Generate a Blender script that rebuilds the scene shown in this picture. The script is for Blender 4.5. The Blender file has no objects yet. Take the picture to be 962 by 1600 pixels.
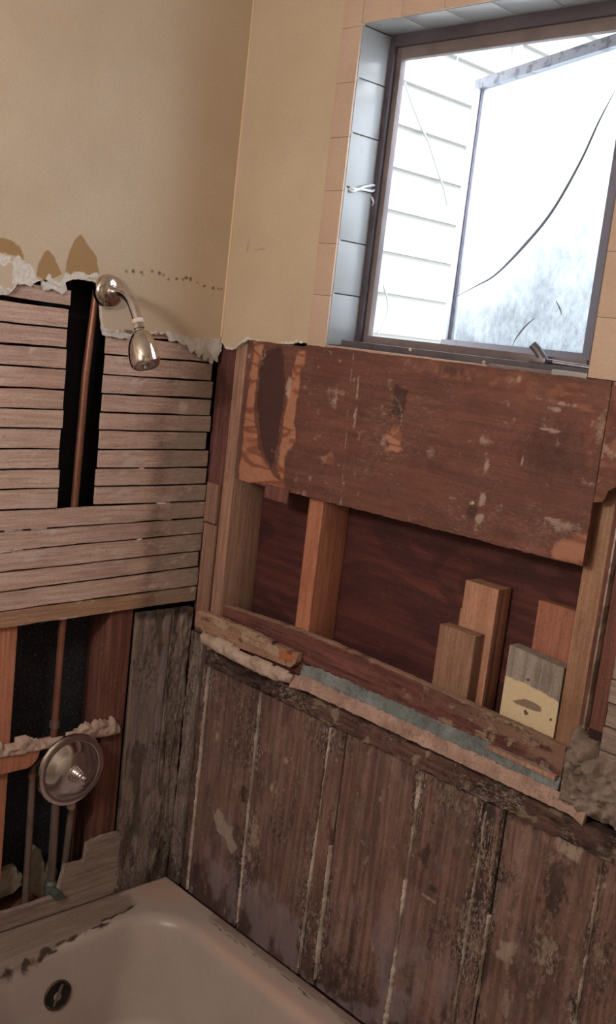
import bpy, bmesh, math, random
import numpy as np
from mathutils import Vector, Matrix

S = bpy.context.scene
COL = S.collection
random.seed(7)
RNG = np.random.default_rng(7)

# ------------------------------------------------------------------ camera, sky, lamp, exposure
# world axes seen from the camera (rows: image right, image down, into the picture); focal length in pixels of 962x1600
CAM = np.array([[0.68538171, 0.71944762, 0.1122677],
                [0.19994718, -0.03768759, -0.97904184],
                [-0.700195, 0.69346499, -0.16968191]])
FOCAL = 1632.57
CPOS = np.array([2.0147, -1.6315, 1.8730])
EXPOSURE = 0.0
SKY = 8.0
LAMP = 38.0  # power of the added lamp behind the camera

cam_data = bpy.data.cameras.new('camera')
cam_data.sensor_fit = 'VERTICAL'
cam_data.sensor_height = 36.0
cam_data.lens = FOCAL / 1600 * 36.0
cam_data.clip_start = 0.02
cam = bpy.data.objects.new('camera', cam_data)
COL.objects.link(cam)
m4 = Matrix.Identity(4)
for i in range(3):
    m4[i][0], m4[i][1], m4[i][2], m4[i][3] = CAM[0, i], -CAM[1, i], -CAM[2, i], CPOS[i]
cam.matrix_world = m4
S.camera = cam

world = bpy.data.worlds.new('overcast_sky')
S.world = world
world.use_nodes = True
wn = world.node_tree
bg = wn.nodes['Background']
bg.inputs['Color'].default_value = (0.90, 0.95, 1.0, 1)
bg.inputs['Strength'].default_value = SKY

S.view_settings.view_transform = 'Standard'
S.view_settings.look = 'None'
S.view_settings.gamma = 1
S.view_settings.use_curve_mapping = False
S.view_settings.exposure = EXPOSURE

# ------------------------------------------------------------------ numbers helpers
def ray(px, py):
    return CAM.T @ np.array([(px - 481) / FOCAL, (py - 800) / FOCAL, 1.0])

def hit(px, py, axis, val):
    r = ray(px, py)
    return CPOS + r * ((val - CPOS[axis]) / r[axis])

def on(side, pts, d=0.0):
    """points of the photograph laid on the left (x = d) or right (y = -d) wall, as wall coordinates (u, v)"""
    out = []
    for p in pts:
        q = hit(p[0], p[1], 0, d) if side == 'left' else hit(p[0], p[1], 1, -d)
        out.append((q[1] if side == 'left' else q[0], q[2]))
    return np.array(out)

def hash2(ix, iy, seed):
    n = (ix.astype(np.int64) * 374761393 + iy.astype(np.int64) * 668265263 + seed * 974634777) & 0x7fffffff
    n = ((n ^ (n >> 13)) * 1274126177) & 0x7fffffff
    n = n ^ (n >> 16)
    return (n & 0xffff) / 65535.0

def vnoise(u, v, seed=0):
    u = np.asarray(u, float); v = np.asarray(v, float)
    iu, iv = np.floor(u), np.floor(v)
    fu, fv = u - iu, v - iv
    fu = fu * fu * (3 - 2 * fu); fv = fv * fv * (3 - 2 * fv)
    a = hash2(iu, iv, seed); b = hash2(iu + 1, iv, seed); c = hash2(iu, iv + 1, seed); d = hash2(iu + 1, iv + 1, seed)
    return (a * (1 - fu) + b * fu) * (1 - fv) + (c * (1 - fu) + d * fu) * fv

def fbm(u, v, su, sv=None, seed=0, oct=4):
    sv = su if sv is None else sv
    u = np.asarray(u, float) * su; v = np.asarray(v, float) * sv
    t, a, w = 0, 1.0, 0
    for o in range(oct):
        t = t + a * vnoise(u + 17.3 * o, v + 9.1 * o, seed + o); w += a; a *= .55; u = u * 2.03; v = v * 2.03
    return t / w

def sst(x, a, b):
    t = np.clip((x - a) / (b - a), 0, 1)
    return t * t * (3 - 2 * t)

def sdist(u, v, poly):
    """signed distance to a polygon, positive inside"""
    u = np.asarray(u); v = np.asarray(v)
    best = np.full(u.shape, 1e9); ins = np.zeros(u.shape, bool)
    n = len(poly)
    for i in range(n):
        ax, ay = poly[i]; bx, by = poly[(i + 1) % n]
        ex, ey = bx - ax, by - ay
        t = np.clip(((u - ax) * ex + (v - ay) * ey) / (ex * ex + ey * ey + 1e-12), 0, 1)
        best = np.minimum(best, (u - ax - t * ex) ** 2 + (v - ay - t * ey) ** 2)
        cond = ((ay > v) != (by > v))
        xi = ax + (v - ay) / (by - ay + 1e-12) * ex
        ins ^= cond & (u < xi)
    d = np.sqrt(best)
    return np.where(ins, d, -d)

def blob(u, v, side, px, py, rx, ry, d=0.0, soft=.5, seed=3, amp=.5):
    """soft ragged spot: centre in the photograph, radii in millimetres"""
    c = on(side, [(px, py)], d)[0]
    r = np.sqrt(((u - c[0]) / (rx / 1000)) ** 2 + ((v - c[1]) / (ry / 1000)) ** 2)
    r = r + (fbm(u, v, 130, 75, seed, 5) - .5) * 3.2 * amp
    return 1 - sst(r, 1 - soft, 1 + soft)

def patch(u, v, side, pts, d=0.0, soft=.004, amp=.006, seed=5, sc=70):
    s = sdist(u, v, on(side, pts, d)) + (fbm(u, v, sc, sc, seed) - .5) * 2 * amp
    return sst(s, -soft, soft)

def lin(h):
    h = h.lstrip('#')
    o = []
    for i in (0, 2, 4):
        c = int(h[i:i + 2], 16) / 255
        o.append(c / 12.92 if c <= .04045 else ((c + .055) / 1.055) ** 2.4)
    return (*o, 1.0)

# ------------------------------------------------------------------ materials
class NT:
    def __init__(s, name):
        s.m = bpy.data.materials.new(name); s.m.use_nodes = True
        s.t = s.m.node_tree; s.b = s.t.nodes['Principled BSDF']; s.out = s.t.nodes['Material Output']
    def n(s, typ, **kw):
        x = s.t.nodes.new(typ)
        for k, v in kw.items():
            if isinstance(k, str) and hasattr(x, k): setattr(x, k, v)
        return x
    def l(s, a, b): s.t.links.new(a, b)
    def math(s, op, a, b=0.0, clamp=False):
        x = s.n('ShaderNodeMath', operation=op, use_clamp=clamp)
        for i, q in enumerate((a, b)):
            if hasattr(q, 'links'): s.l(q, x.inputs[i])
            else: x.inputs[i].default_value = q
        return x.outputs[0]
    def mix(s, f, a, b, mode='MIX'):
        x = s.n('ShaderNodeMix', data_type='RGBA', blend_type=mode)
        for i, q in ((0, f), (6, a), (7, b)):
            if hasattr(q, 'links'): s.l(q, x.inputs[i])
            else: x.inputs[i].default_value = q
        return x.outputs[2]
    def coord(s, rnd=True):
        tc = s.n('ShaderNodeTexCoord')
        if not rnd: return tc.outputs['Object']
        oi = s.n('ShaderNodeObjectInfo')
        k = s.math('MULTIPLY', oi.outputs['Random'], 41.0)
        cb = s.n('ShaderNodeCombineXYZ')
        s.l(k, cb.inputs[0]); s.l(k, cb.inputs[1]); s.l(k, cb.inputs[2])
        ad = s.n('ShaderNodeVectorMath', operation='ADD')
        s.l(tc.outputs['Object'], ad.inputs[0]); s.l(cb.outputs[0], ad.inputs[1])
        return ad.outputs[0]
    def scaled(s, vec, sc):
        x = s.n('ShaderNodeVectorMath', operation='MULTIPLY')
        s.l(vec, x.inputs[0]); x.inputs[1].default_value = sc
        return x.outputs[0]
    def noise(s, vec, scale, detail=4, rough=.55, dist=0.0):
        x = s.n('ShaderNodeTexNoise')
        s.l(vec, x.inputs['Vector']); x.inputs['Scale'].default_value = scale
        x.inputs['Detail'].default_value = detail; x.inputs['Roughness'].default_value = rough
        x.inputs['Distortion'].default_value = dist
        return x.outputs['Fac']
    def step(s, f, a, b):
        x = s.n('ShaderNodeMapRange', interpolation_type='SMOOTHSTEP')
        s.l(f, x.inputs[0]); x.inputs[1].default_value = a; x.inputs[2].default_value = b
        return x.outputs[0]

GR = {'x': (1, 22, 22), 'y': (22, 1, 22), 'z': (22, 22, 1)}

def grime(name, c1, c2, axis='z', gscale=5, stain=None, stain2=None, speck=None, masks=(), rough=.75, bump=.25, c1b=None,
          rings=None, metallic=0.0, spec=.3, rnd=True, mixg=(.35, .65), flecks=.45):
    """grainy, stained material: c1/c2 along the grain, then stains, specks and the painted-on dirt masks"""
    t = NT(name)
    v = t.coord(rnd)
    gv = t.scaled(v, GR[axis]) if axis else v
    g = t.noise(gv, gscale, 5, .6, .3)
    col = t.mix(t.step(g, *mixg), lin(c1), lin(c2))
    if rings:       # flame grain of plywood: dark wavy bands
        rv = t.scaled(v, rings[2])
        r = t.noise(rv, 1.0, 2, .5, .6)
        w = t.math('SINE', t.math('MULTIPLY', r, rings[1]))
        col = t.mix(t.math('MULTIPLY', t.step(w, .45, .95), rings[3]), col, lin(rings[0]))
    if axis:
        g2 = t.noise(gv, gscale * 4.5, 3, .7)
        col = t.mix(t.math('MULTIPLY', t.step(g2, .42, .72), .38), col, t.mix(1.0, col, (.5, .45, .45, 1), 'MULTIPLY'))
    big = t.noise(v, 4.5, 3, .6)
    col = t.mix(t.math('MULTIPLY', t.step(big, .4, .7), .4 if axis else .12), col, t.mix(1.0, col, (.58, .56, .58, 1), 'MULTIPLY'))
    fine = t.noise(v, 190, 4, .75)
    col = t.mix(t.math('MULTIPLY', t.step(fine, .38, .72), .42 if axis else .2), col, t.mix(1.0, col, (.55, .5, .5, 1), 'MULTIPLY'))
    hgt = g
    if axis:        # dusty flecks in clusters and dark pits
        cl = t.step(t.noise(v, 16, 4, .7), .44, .66)
        fv = t.scaled(v, {'x': (.45, 1, 1), 'y': (1, .45, 1), 'z': (1, 1, .45)}[axis])
        fl = t.math('MULTIPLY', t.step(t.noise(fv, 300, 3, .75), .56, .70), cl)
        col = t.mix(t.math('MULTIPLY', fl, flecks), col, lin('bfaea3'))
        pt = t.step(t.noise(fv, 240, 4, .8), .40, .28)
        col = t.mix(t.math('MULTIPLY', pt, .6), col, lin('2c2120'))
        hgt = t.math('SUBTRACT', t.math('ADD', hgt, fl), pt)
    for q in (stain, stain2):
        if q:
            c, sc, lo, hi, amt = q
            sv = t.scaled(v, {'x': (.5, 1, 1), 'y': (1, .5, 1), 'z': (1, 1, .5)}[axis]) if axis else v
            f = t.step(t.noise(sv, sc, 8, .75, .3), lo - .02, hi)
            col = t.mix(t.math('MULTIPLY', f, amt), col, lin(c))
    if speck:
        c, sc, lo, hi = speck
        f = t.step(t.noise(v, sc * 2.2, 4, .75), lo, hi + .05)
        col = t.mix(t.math('MULTIPLY', f, .8), col, lin(c)); hgt = t.math('ADD', hgt, f)
    if masks:
        at = t.n('ShaderNodeAttribute', attribute_name='mask')
        sp = t.n('ShaderNodeSeparateColor'); t.l(at.outputs['Color'], sp.inputs[0])
        bv = t.scaled(v, {'x': (.4, 1, 1), 'y': (1, .4, 1), 'z': (1, 1, .4)}[axis]) if axis else v
        br = t.noise(bv, 150, 8, .85)
        for i, mk in enumerate(masks):
            c = mk[0]; amt = mk[1] if len(mk) > 1 else 1.0; k = mk[2] if len(mk) > 2 else .9
            f = t.math('ADD', sp.outputs[i], t.math('MULTIPLY', t.math('SUBTRACT', br, .5), k * 1.7))
            f = t.math('MULTIPLY', t.step(f, .15, .85), t.step(sp.outputs[i], .02, .2))
            cc = lin(c)
            if len(mk) > 3:
                cc = t.mix(t.step(br, .35, .7), lin(c), lin(mk[3]))
            if len(mk) > 4:
                w = t.math('SINE', t.math('MULTIPLY', t.noise(t.scaled(v, mk[4][2]), 1.0, 2, .5, .5), mk[4][1]))
                cc = t.mix(t.math('MULTIPLY', t.step(w, .1, .95), .75), cc, lin(mk[4][0]))
            col = t.mix(t.math('MULTIPLY', f, amt), col, cc)
            if i == 0: hgt = t.math('ADD', hgt, f)
        # grit: clustered crumbs of old mortar where the fourth mask channel says so
        gn = t.noise(bv, 230, 6, .8)
        gf = t.step(t.math('ADD', gn, t.math('MULTIPLY', at.outputs['Alpha'], .245)), .70, .83)
        gf = t.math('MULTIPLY', gf, t.step(at.outputs['Alpha'], .05, .3))
        col = t.mix(t.math('MULTIPLY', gf, .72), col, lin('bfb0a6')); hgt = t.math('ADD', hgt, t.math('MULTIPLY', gf, 1.5))
        dn = t.noise(bv, 170, 6, .8)
        df = t.math('MULTIPLY', t.step(t.math('ADD', dn, t.math('MULTIPLY', at.outputs['Alpha'], .25)), .64, .80), t.step(at.outputs['Alpha'], .05, .3))
        col = t.mix(t.math('MULTIPLY', t.math('MULTIPLY', df, t.math('SUBTRACT', 1.0, gf)), .75), col, lin('2a1f1e'))
    t.l(col, t.b.inputs['Base Color'])
    t.b.inputs['Roughness'].default_value = rough
    t.b.inputs['Metallic'].default_value = metallic
    t.b.inputs['Specular IOR Level'].default_value = spec
    if bump:
        bm_ = t.n('ShaderNodeBump'); bm_.inputs['Strength'].default_value = bump; bm_.inputs['Distance'].default_value = .004
        t.l(t.math('ADD', hgt, t.math('MULTIPLY', fine, .5)), bm_.inputs['Height']); t.l(bm_.outputs[0], t.b.inputs['Normal'])
    return t.m

def plain(name, c, rough=.5, metallic=0.0, var=None, bump=0.0, bscale=60, spec=.5, c2=None):
    t = NT(name)
    v = t.coord()
    if c2:
        sc, lo, hi, amt = var
        f = t.math('MULTIPLY', t.step(t.noise(v, sc, 5, .65), lo, hi), amt)
        t.l(t.mix(f, lin(c), lin(c2)), t.b.inputs['Base Color'])
    else:
        t.b.inputs['Base Color'].default_value = lin(c)
    t.b.inputs['Roughness'].default_value = rough; t.b.inputs['Metallic'].default_value = metallic
    t.b.inputs['Specular IOR Level'].default_value = spec
    if bump:
        b = t.n('ShaderNodeBump'); b.inputs['Strength'].default_value = bump; b.inputs['Distance'].default_value = .003
        t.l(t.noise(v, bscale, 4, .6), b.inputs['Height']); t.l(b.outputs[0], t.b.inputs['Normal'])
    return t.m

M = {}
M['paint'] = grime('tan_wall_paint', 'd1c0aa', 'ccb9a2', None, 3, stain=('b8a088', 2.2, .45, .8, .4), speck=None,
                   masks=(('a5845c', 1.0, .15), ('ebe8e6', 1.0, .5, 'c2b8b0'), ('5d4636', .9, .6)), rough=.55, bump=.12, rnd=False)
M['paint_plain'] = plain('pale_room_paint', 'd0c6b8', .6, c2='c4b9a9', var=(2, .45, .8, .5))
M['ceiling'] = plain('white_ceiling_paint', 'd8d2c6', .7)
M['torn'] = grime('torn_gypsum_paper', 'e6e4e4', 'c8c2be', None, 30, stain=('94857a', 40, .52, .75, .7), rough=.9, bump=.6)
M['lath'] = grime('bare_lath_wood', 'e2c8be', 'cdaca0', 'y', 6, stain=('d0b3a4', 14, .5, .75, .4), stain2=('a58377', 9, .55, .8, .4),
                  speck=('c9bdb2', 60, .70, .74), masks=(('a3958e', .8, .5, '857870'), ('574845', .8, .5), ('d8ccc4', .7, .8)), rough=.85, bump=.45)
M['lath_low'] = grime('tan_lath_wood', 'cfab90', 'b58f76', 'y', 6, stain=('7c5d4b', 9, .55, .8, .5),
                  speck=('c9bdb2', 60, .72, .76), masks=(('a3958e', .8, .5, '857870'), ('574845', .8, .5), ('d8ccc4', .7, .8)), rough=.85, bump=.45)
M['felt'] = grime('black_building_felt', '23252d', '30323d', None, 8, stain=('343743', 12, .5, .8, .6), speck=('958e84', 70, .54, .70), rough=.75, bump=.3)
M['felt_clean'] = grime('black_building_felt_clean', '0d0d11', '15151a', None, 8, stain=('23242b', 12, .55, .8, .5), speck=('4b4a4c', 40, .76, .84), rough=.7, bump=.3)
M['stud_orange'] = grime('orange_fir_stud', 'd09076', 'ba7a60', 'z', 5, stain=('7c4029', 9, .5, .8, .5), rough=.7, bump=.3)
M['stud_dark'] = grime('dark_old_stud', '8a5c52', '6a4640', 'z', 5, stain=('2e1c1a', 8, .5, .75, .7), speck=('a08f80', 70, .74, .8), rough=.8, bump=.35)
M['stud_pale'] = grime('dusty_pale_stud', 'c29c88', 'a88272', 'z', 5, stain=('6a4a3c', 8, .5, .75, .6), speck=('b9a795', 45, .66, .75), rough=.85, bump=.35)
M['stud_gold'] = grime('golden_fir_stud', 'bb957c', 'a37c65', 'z', 4, stain=('6b4128', 7, .5, .75, .6), rings=('7a4626', 26, (9, 9, 2.2), .5), speck=('b8a48c', 60, .72, .8), rough=.75, bump=.3)
M['filler'] = grime('dusty_brown_filler', 'ac8676', '8b6a60', 'z', 5, stain=('a98d76', 12, .5, .75, .5), rough=.85, bump=.35)
M['recess'] = grime('reddish_recess_wood', '875a56', '6b4543', 'z', 5, stain=('2f1b1a', 7, .5, .8, .6), rough=.85, bump=.3)
M['sheath'] = grime('dark_red_sheathing_plywood', '70403c', '573030', 'x', 2, stain=('3a2222', 4.5, .47, .72, .85), stain2=('7d5a48', 7, .66, .8, .6),
                    rings=('46282a', 15, (3.0, 3, 9), .6), rough=.7, bump=.2, rnd=False, flecks=.15)
M['plywood'] = grime('glue_stained_plywood', '62392e', '53302a', 'x', 3, stain=('70483a', 9, .5, .8, .6), stain2=('46271f', 14, .5, .75, .55),
                     speck=('a58e7e', 75, .725, .77), masks=(('b4643c', .92, .5, 'a5552f'), ('33201f', .9, .35), ('b39c8c', .75, 1.1)), rough=.62, bump=.3, rnd=False,
                     rings=None)
M['fire'] = grime('dark_red_blocking', '8a5a55', '6a423f', 'x', 4, stain=('331c1b', 7, .5, .75, .6), speck=('b8a594', 60, .72, .78), masks=(('b39883', .7, .9), ('2c1a19', .8, .5), ('8d7262', .8, .6)), rough=.75, bump=.4)
M['plank'] = grime('mouldy_wainscot_plank', '967670', '735852', 'z', 4, stain=('453336', 6, .48, .74, .75), stain2=('a89690', 9, .52, .76, .5),
                   speck=('a38f80', 70, .70, .76), masks=(('c0aca0', .75, .9, '9a857a'), ('3a2d2d', .8, .7), ('94858c', .55, .9)), rough=.8, bump=.5, rnd=False)
M['grey'] = grime('grey_weathered_board', 'a8999a', '877b7b', 'z', 4, stain=('362c29', 7, .5, .72, .75), stain2=('8f8075', 9, .55, .75, .6),
                  speck=('b0a094', 60, .70, .78), masks=(('a08c7c', .85, .9, '83715f'), ('241a18', .88, .6), ('b09a8a', .7, .9)), rough=.9, bump=.55, rnd=False)
M['crust'] = grime('crusty_corner_strip', 'b3a39b', '8c7c77', 'z', 6, stain=('4d3d38', 18, .48, .68, .75), speck=('c9bbb0', 45, .58, .70), rough=.95, bump=.9, rnd=False, masks=(('c5b5aa', .8, .9, 'a8978c'), ('2e2320', .9, .6), ('b09a8a', .5, .9)))
M['putty'] = grime('old_putty', 'dccfc7', 'b9a89e', None, 30, stain=('7d6b62', 25, .55, .75, .6), rough=.9, bump=.6)
M['mortar'] = grime('pinkish_mortar', 'cdb4a8', 'b59a8e', None, 25, stain=('7d6459', 18, .55, .75, .6), speck=('cdbcae', 60, .66, .74), rough=.95, bump=.8)
M['mortar_pale'] = grime('pale_mortar', 'cdb8ac', 'b8a095', None, 25, stain=('84695d', 22, .55, .75, .5), rough=.95, bump=.8)
M['teal'] = grime('blue_grey_thinset', '90979a', '788285', None, 22, stain=('4a4a48', 16, .46, .7, .75), speck=('c9d0d2', 60, .54, .68), rough=.95, bump=.8)
M['pink'] = grime('peach_thinset', 'c2a399', 'a98c82', None, 22, stain=('75574d', 16, .48, .72, .7), speck=('dcc9be', 60, .56, .70), rough=.95, bump=.8)
M['rail'] = grime('dirty_rail', '7d5f59', '5e4541', 'x', 5, stain=('2f2321', 9, .46, .7, .8), speck=('8f7c70', 55, .66, .74), masks=(('9b877a', .85, .9), ('221a19', .9, .5), ('77695f', .7, .8)), rough=.9, bump=.6, rnd=False)
M['chip'] = grime('split_tan_board', 'bd9a84', 'a5806c', 'x', 5, stain=('6d4c3a', 12, .5, .75, .5), speck=('b9a28e', 50, .66, .74), masks=(('b26a45', .9, .5), ('33221c', .9, .5), ('b9a38f', .7, .8)), rough=.9, bump=.5)
M['block'] = grime('brown_offcut', 'd6a088', 'c08a72', 'z', 5, stain=('8c7463', 7, .45, .75, .6), rough=.75, bump=.25)
M['block_dull'] = grime('dull_offcut', 'b8917c', '9f7967', 'z', 5, stain=('61493b', 7, .45, .75, .6), speck=('b5a08c', 40, .70, .78), rough=.8, bump=.3)
M['block_red'] = grime('red_orange_offcut', 'b87f6a', 'a26a56', 'z', 4, stain=('7c3d28', 7, .5, .8, .5), rough=.7, bump=.25)
M['block_pale'] = grime('grey_offcut', 'b5aaa2', '9a8f88', 'z', 5, stain=('5d534b', 9, .5, .75, .5), masks=(('dccbac', 1.0, .25, 'd2bd9c'), ('4a3a30', .9, .4), ('8d7a66', .8, .4)), rough=.75, bump=.25)
M['reveal'] = plain('white_reveal_tile', '9fa1a3', .25, c2='8f8d8c', var=(25, .55, .75, .5), bump=.05)
M['grout'] = plain('dark_grout', '5a5048', .9)
M['trimtile'] = grime('tan_painted_trim_tile', 'd0b8a8', 'ccb2a1', None, 5, stain=('b4947e', 10, .5, .8, .35), speck=('8d6a50', 50, .76, .82), rough=.5, bump=.1, rnd=False)
M['frame'] = grime('grey_brown_window_frame', '837778', '746a6b', None, 6, stain=('4d4647', 12, .5, .75, .5), rough=.5, bump=.15)
M['frame_dark'] = grime('dark_dirty_window_frame', '625b63', '514b53', None, 6, stain=('2c272b', 11, .5, .72, .7), rough=.55, bump=.2)
M['sash_white'] = plain('pale_sash_metal', 'e4eaf2', .35, .6)
M['steel'] = plain('weathered_sash_metal', '8b93a0', .4, .3, c2='4a4c57', var=(35, .5, .62, .8), bump=.1)
M['steel_dark'] = plain('dull_sash_metal', '6c6a78', .45, .2, c2='4b4955', var=(20, .5, .7, .6))
M['latch'] = plain('worn_latch_metal', '84808a', .35, .7, c2='57525c', var=(40, .5, .65, .7))
M['chrome'] = plain('worn_chrome', 'cfc6c4', .10, 1.0, c2='a79a98', var=(40, .5, .75, .7), bump=.03)
M['chrome_dull'] = plain('dull_chrome', 'd2cdd0', .16, 1.0, c2='968c8e', var=(25, .5, .75, .6), bump=.05)
M['copper'] = grime('old_copper_pipe', 'b07f6c', '946656', 'z', 4, stain=('5a3a32', 10, .5, .75, .6), rough=.42, bump=.1, metallic=.55)
M['pipe_dull'] = grime('tarnished_pipe', '8d7b74', '746560', 'z', 4, stain=('3e332f', 12, .5, .75, .6), stain2=('6d7d72', 14, .62, .75, .5), rough=.55, bump=.15, metallic=.4)
M['tape'] = plain('white_thread_tape', 'd8cdc6', .7)
M['tub'] = grime('stained_tub_enamel', 'c0b2ae', 'b8aaa6', None, 6, stain=('ab9c96', 5, .5, .8, .4), speck=('5a4a42', 38, .80, .84),
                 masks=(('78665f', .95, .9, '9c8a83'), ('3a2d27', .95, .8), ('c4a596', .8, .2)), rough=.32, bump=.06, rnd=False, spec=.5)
M['black'] = plain('dark_drain_opening', '15130f', .6)
M['siding'] = plain('white_lap_siding', '959795', .6)
M['roof'] = plain('grey_roof_shingle', '77726c', .9)
M['concrete'] = plain('outdoor_concrete', '9a958c', .9)
M['crack'] = plain('dark_crack_line', '5a636f', .6)
M['wire'] = plain('weathered_grey_wire', '7d817d', .6)
M['cable'] = plain('white_cable_jacket', 'd5d5d8', .5)
M['floor'] = plain('worn_vinyl_floor', '8a7d6e', .5)

def pane_material():
    t = NT('frosted_dirty_glass')
    t.t.nodes.remove(t.b)
    v = t.coord(False)
    at = t.n('ShaderNodeAttribute', attribute_name='mask')
    sp = t.n('ShaderNodeSeparateColor'); t.l(at.outputs['Color'], sp.inputs[0])
    n1 = t.noise(t.scaled(v, (1, 1, .7)), 75, 8, .85, .3)
    f = t.math('MULTIPLY', t.math('ADD', t.math('MULTIPLY', t.step(n1, .36, .7), .26), .44), sp.outputs[0])
    col = t.mix(f, (.90, .93, .96, 1), lin('38434b'))
    tr = t.n('ShaderNodeBsdfTranslucent'); t.l(col, tr.inputs['Color'])
    gl = t.n('ShaderNodeBsdfRefraction'); gl.inputs['Roughness'].default_value = .45; gl.inputs['IOR'].default_value = 1.02
    t.l(col, gl.inputs['Color'])
    sh = t.n('ShaderNodeMixShader'); sh.inputs[0].default_value = .72
    t.l(tr.outputs[0], sh.inputs[1]); t.l(gl.outputs[0], sh.inputs[2]); t.l(sh.outputs[0], t.out.inputs['Surface'])
    return t.m
M['pane'] = pane_material()

def lamp_glass():
    t = NT('added_lamp_glass')
    t.b.inputs['Base Color'].default_value = (.9, .85, .75, 1)
    t.b.inputs['Emission Color'].default_value = (1, .78, .55, 1); t.b.inputs['Emission Strength'].default_value = 4
    return t.m
M['lampglass'] = lamp_glass()

# ------------------------------------------------------------------ object helpers
BASE = {}      # world base of the thing an object belongs to

def tag(o, label=None, cat=None, group=None, kind=None):
    if label: o['label'] = label
    if cat: o['category'] = cat
    if group: o['group'] = group
    if kind: o['kind'] = kind
    return o

def root(name, base, label=None, cat=None, group=None, kind=None):
    o = bpy.data.objects.new(name, None)
    o.empty_display_size = .05
    o.location = base
    COL.objects.link(o)
    BASE[o] = np.array(base, float)
    return tag(o, label, cat, group, kind)

def link(name, V, F, mat, parent=None, mask=None, smooth=.6, base=None, recalc=True):
    V = np.asarray(V, float)
    if parent is not None:
        b = BASE[parent]
    else:
        b = np.array([(V[:, 0].min() + V[:, 0].max()) / 2, (V[:, 1].min() + V[:, 1].max()) / 2, V[:, 2].min()]) if base is None else np.array(base, float)
    me = bpy.data.meshes.new(name)
    me.from_pydata((V - b).tolist(), [], [list(f) for f in F])
    if recalc:
        bm = bmesh.new(); bm.from_mesh(me)
        bmesh.ops.recalc_face_normals(bm, faces=bm.faces)
        bm.to_mesh(me); bm.free()
    me.materials.append(mat if not isinstance(mat, str) else M[mat])
    if mask is not None:
        a = me.attributes.new('mask', 'FLOAT_COLOR', 'POINT')
        full = np.zeros((len(V), 4), np.float32); full[:, :mask.shape[1]] = mask
        a.data.foreach_set('color', full.ravel())
    if smooth:
        me.shade_smooth(); me.set_sharp_from_angle(angle=smooth)
    o = bpy.data.objects.new(name, me)
    COL.objects.link(o)
    BASE[o] = b
    if parent is not None: o.parent = parent
    else: o.location = b
    return o

def w2(side, u, v, d):
    u = np.asarray(u, float); v = np.asarray(v, float); d = np.asarray(d, float) + np.zeros_like(u)
    return np.stack([d, u, v], -1) if side == 'left' else np.stack([u, -d, v], -1)

def slab_geo(side, U, lo, hi, off, thick, rows=4, relief=None, tt=None, taper=None):
    U = np.asarray(U, float); n = len(U)
    lo = np.zeros(n) + lo; hi = np.zeros(n) + hi
    T = np.linspace(0, 1, rows + 1) if tt is None else np.asarray(tt)
    R = len(T)
    uu = np.tile(U, (R, 1)); vv = lo + (hi - lo) * T[:, None]
    if taper is not None: uu, vv = taper(uu, vv)
    dd = np.zeros_like(uu) + off
    if relief is not None: dd = dd + relief(uu, vv)
    front = w2(side, uu, vv, dd).reshape(-1, 3)
    bl = w2(side, uu[0], vv[0], off - thick); bh = w2(side, uu[-1], vv[-1], off - thick)
    V = np.concatenate([front, bl, bh])
    F = []
    for r in range(R - 1):
        for i in range(n - 1):
            a = r * n + i
            F.append((a, a + 1, a + n + 1, a + n))
    B = R * n; H = B + n
    for i in range(n - 1):
        F.append((i, B + i, B + i + 1, i + 1))
        t = (R - 1) * n + i
        F.append((t, t + 1, H + i + 1, H + i))
        F.append((B + i, H + i, H + i + 1, B + i + 1))
    F.append([r * n for r in range(R)] + [H, B])
    F.append([r * n + n - 1 for r in range(R)] + [H + n - 1, B + n - 1])
    Uv = np.concatenate([uu.ravel(), uu[0], uu[-1]]); Vv = np.concatenate([vv.ravel(), vv[0], vv[-1]])
    return V, F, Uv, Vv

def slab(name, side, U, lo, hi, off, thick, mat, parent=None, rows=4, relief=None, mask=None, tt=None, taper=None, smooth=.6):
    V, F, Uv, Vv = slab_geo(side, U, lo, hi, off, thick, rows, relief, tt, taper)
    return link(name, V, F, mat, parent, None if mask is None else mask(Uv, Vv), smooth)

def merge(parts):
    V, F, k = [], [], 0
    for v, f in parts:
        V.append(np.asarray(v, float)); F += [[i + k for i in q] for q in f]; k += len(v)
    return np.concatenate(V), F

def box_geo(x0, x1, y0, y1, z0, z1):
    V = [(x, y, z) for z in (z0, z1) for y in (y0, y1) for x in (x0, x1)]
    return V, [(0, 2, 3, 1), (4, 5, 7, 6), (0, 1, 5, 4), (2, 6, 7, 3), (0, 4, 6, 2), (1, 3, 7, 5)]

def box(name, x0, x1, y0, y1, z0, z1, mat, parent=None, bevel=.002, shear=None, jitter=0):
    bm = bmesh.new()
    V, F = box_geo(x0, x1, y0, y1, z0, z1)
    vs = [bm.verts.new(v) for v in V]
    for f in F: bm.faces.new([vs[i] for i in f])
    if bevel: bmesh.ops.bevel(bm, geom=bm.edges[:], offset=bevel, segments=2, affect='EDGES', profile=.6)
    bm.verts.ensure_lookup_table(); bm.verts.index_update()
    V = np.array([v.co[:] for v in bm.verts]); F = [[v.index for v in f.verts] for f in bm.faces]
    bm.free()
    if shear is not None: V = shear(V)
    if jitter: V = V + (RNG.random(V.shape) - .5) * jitter
    return link(name, V, F, mat, parent, smooth=.5)

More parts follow.
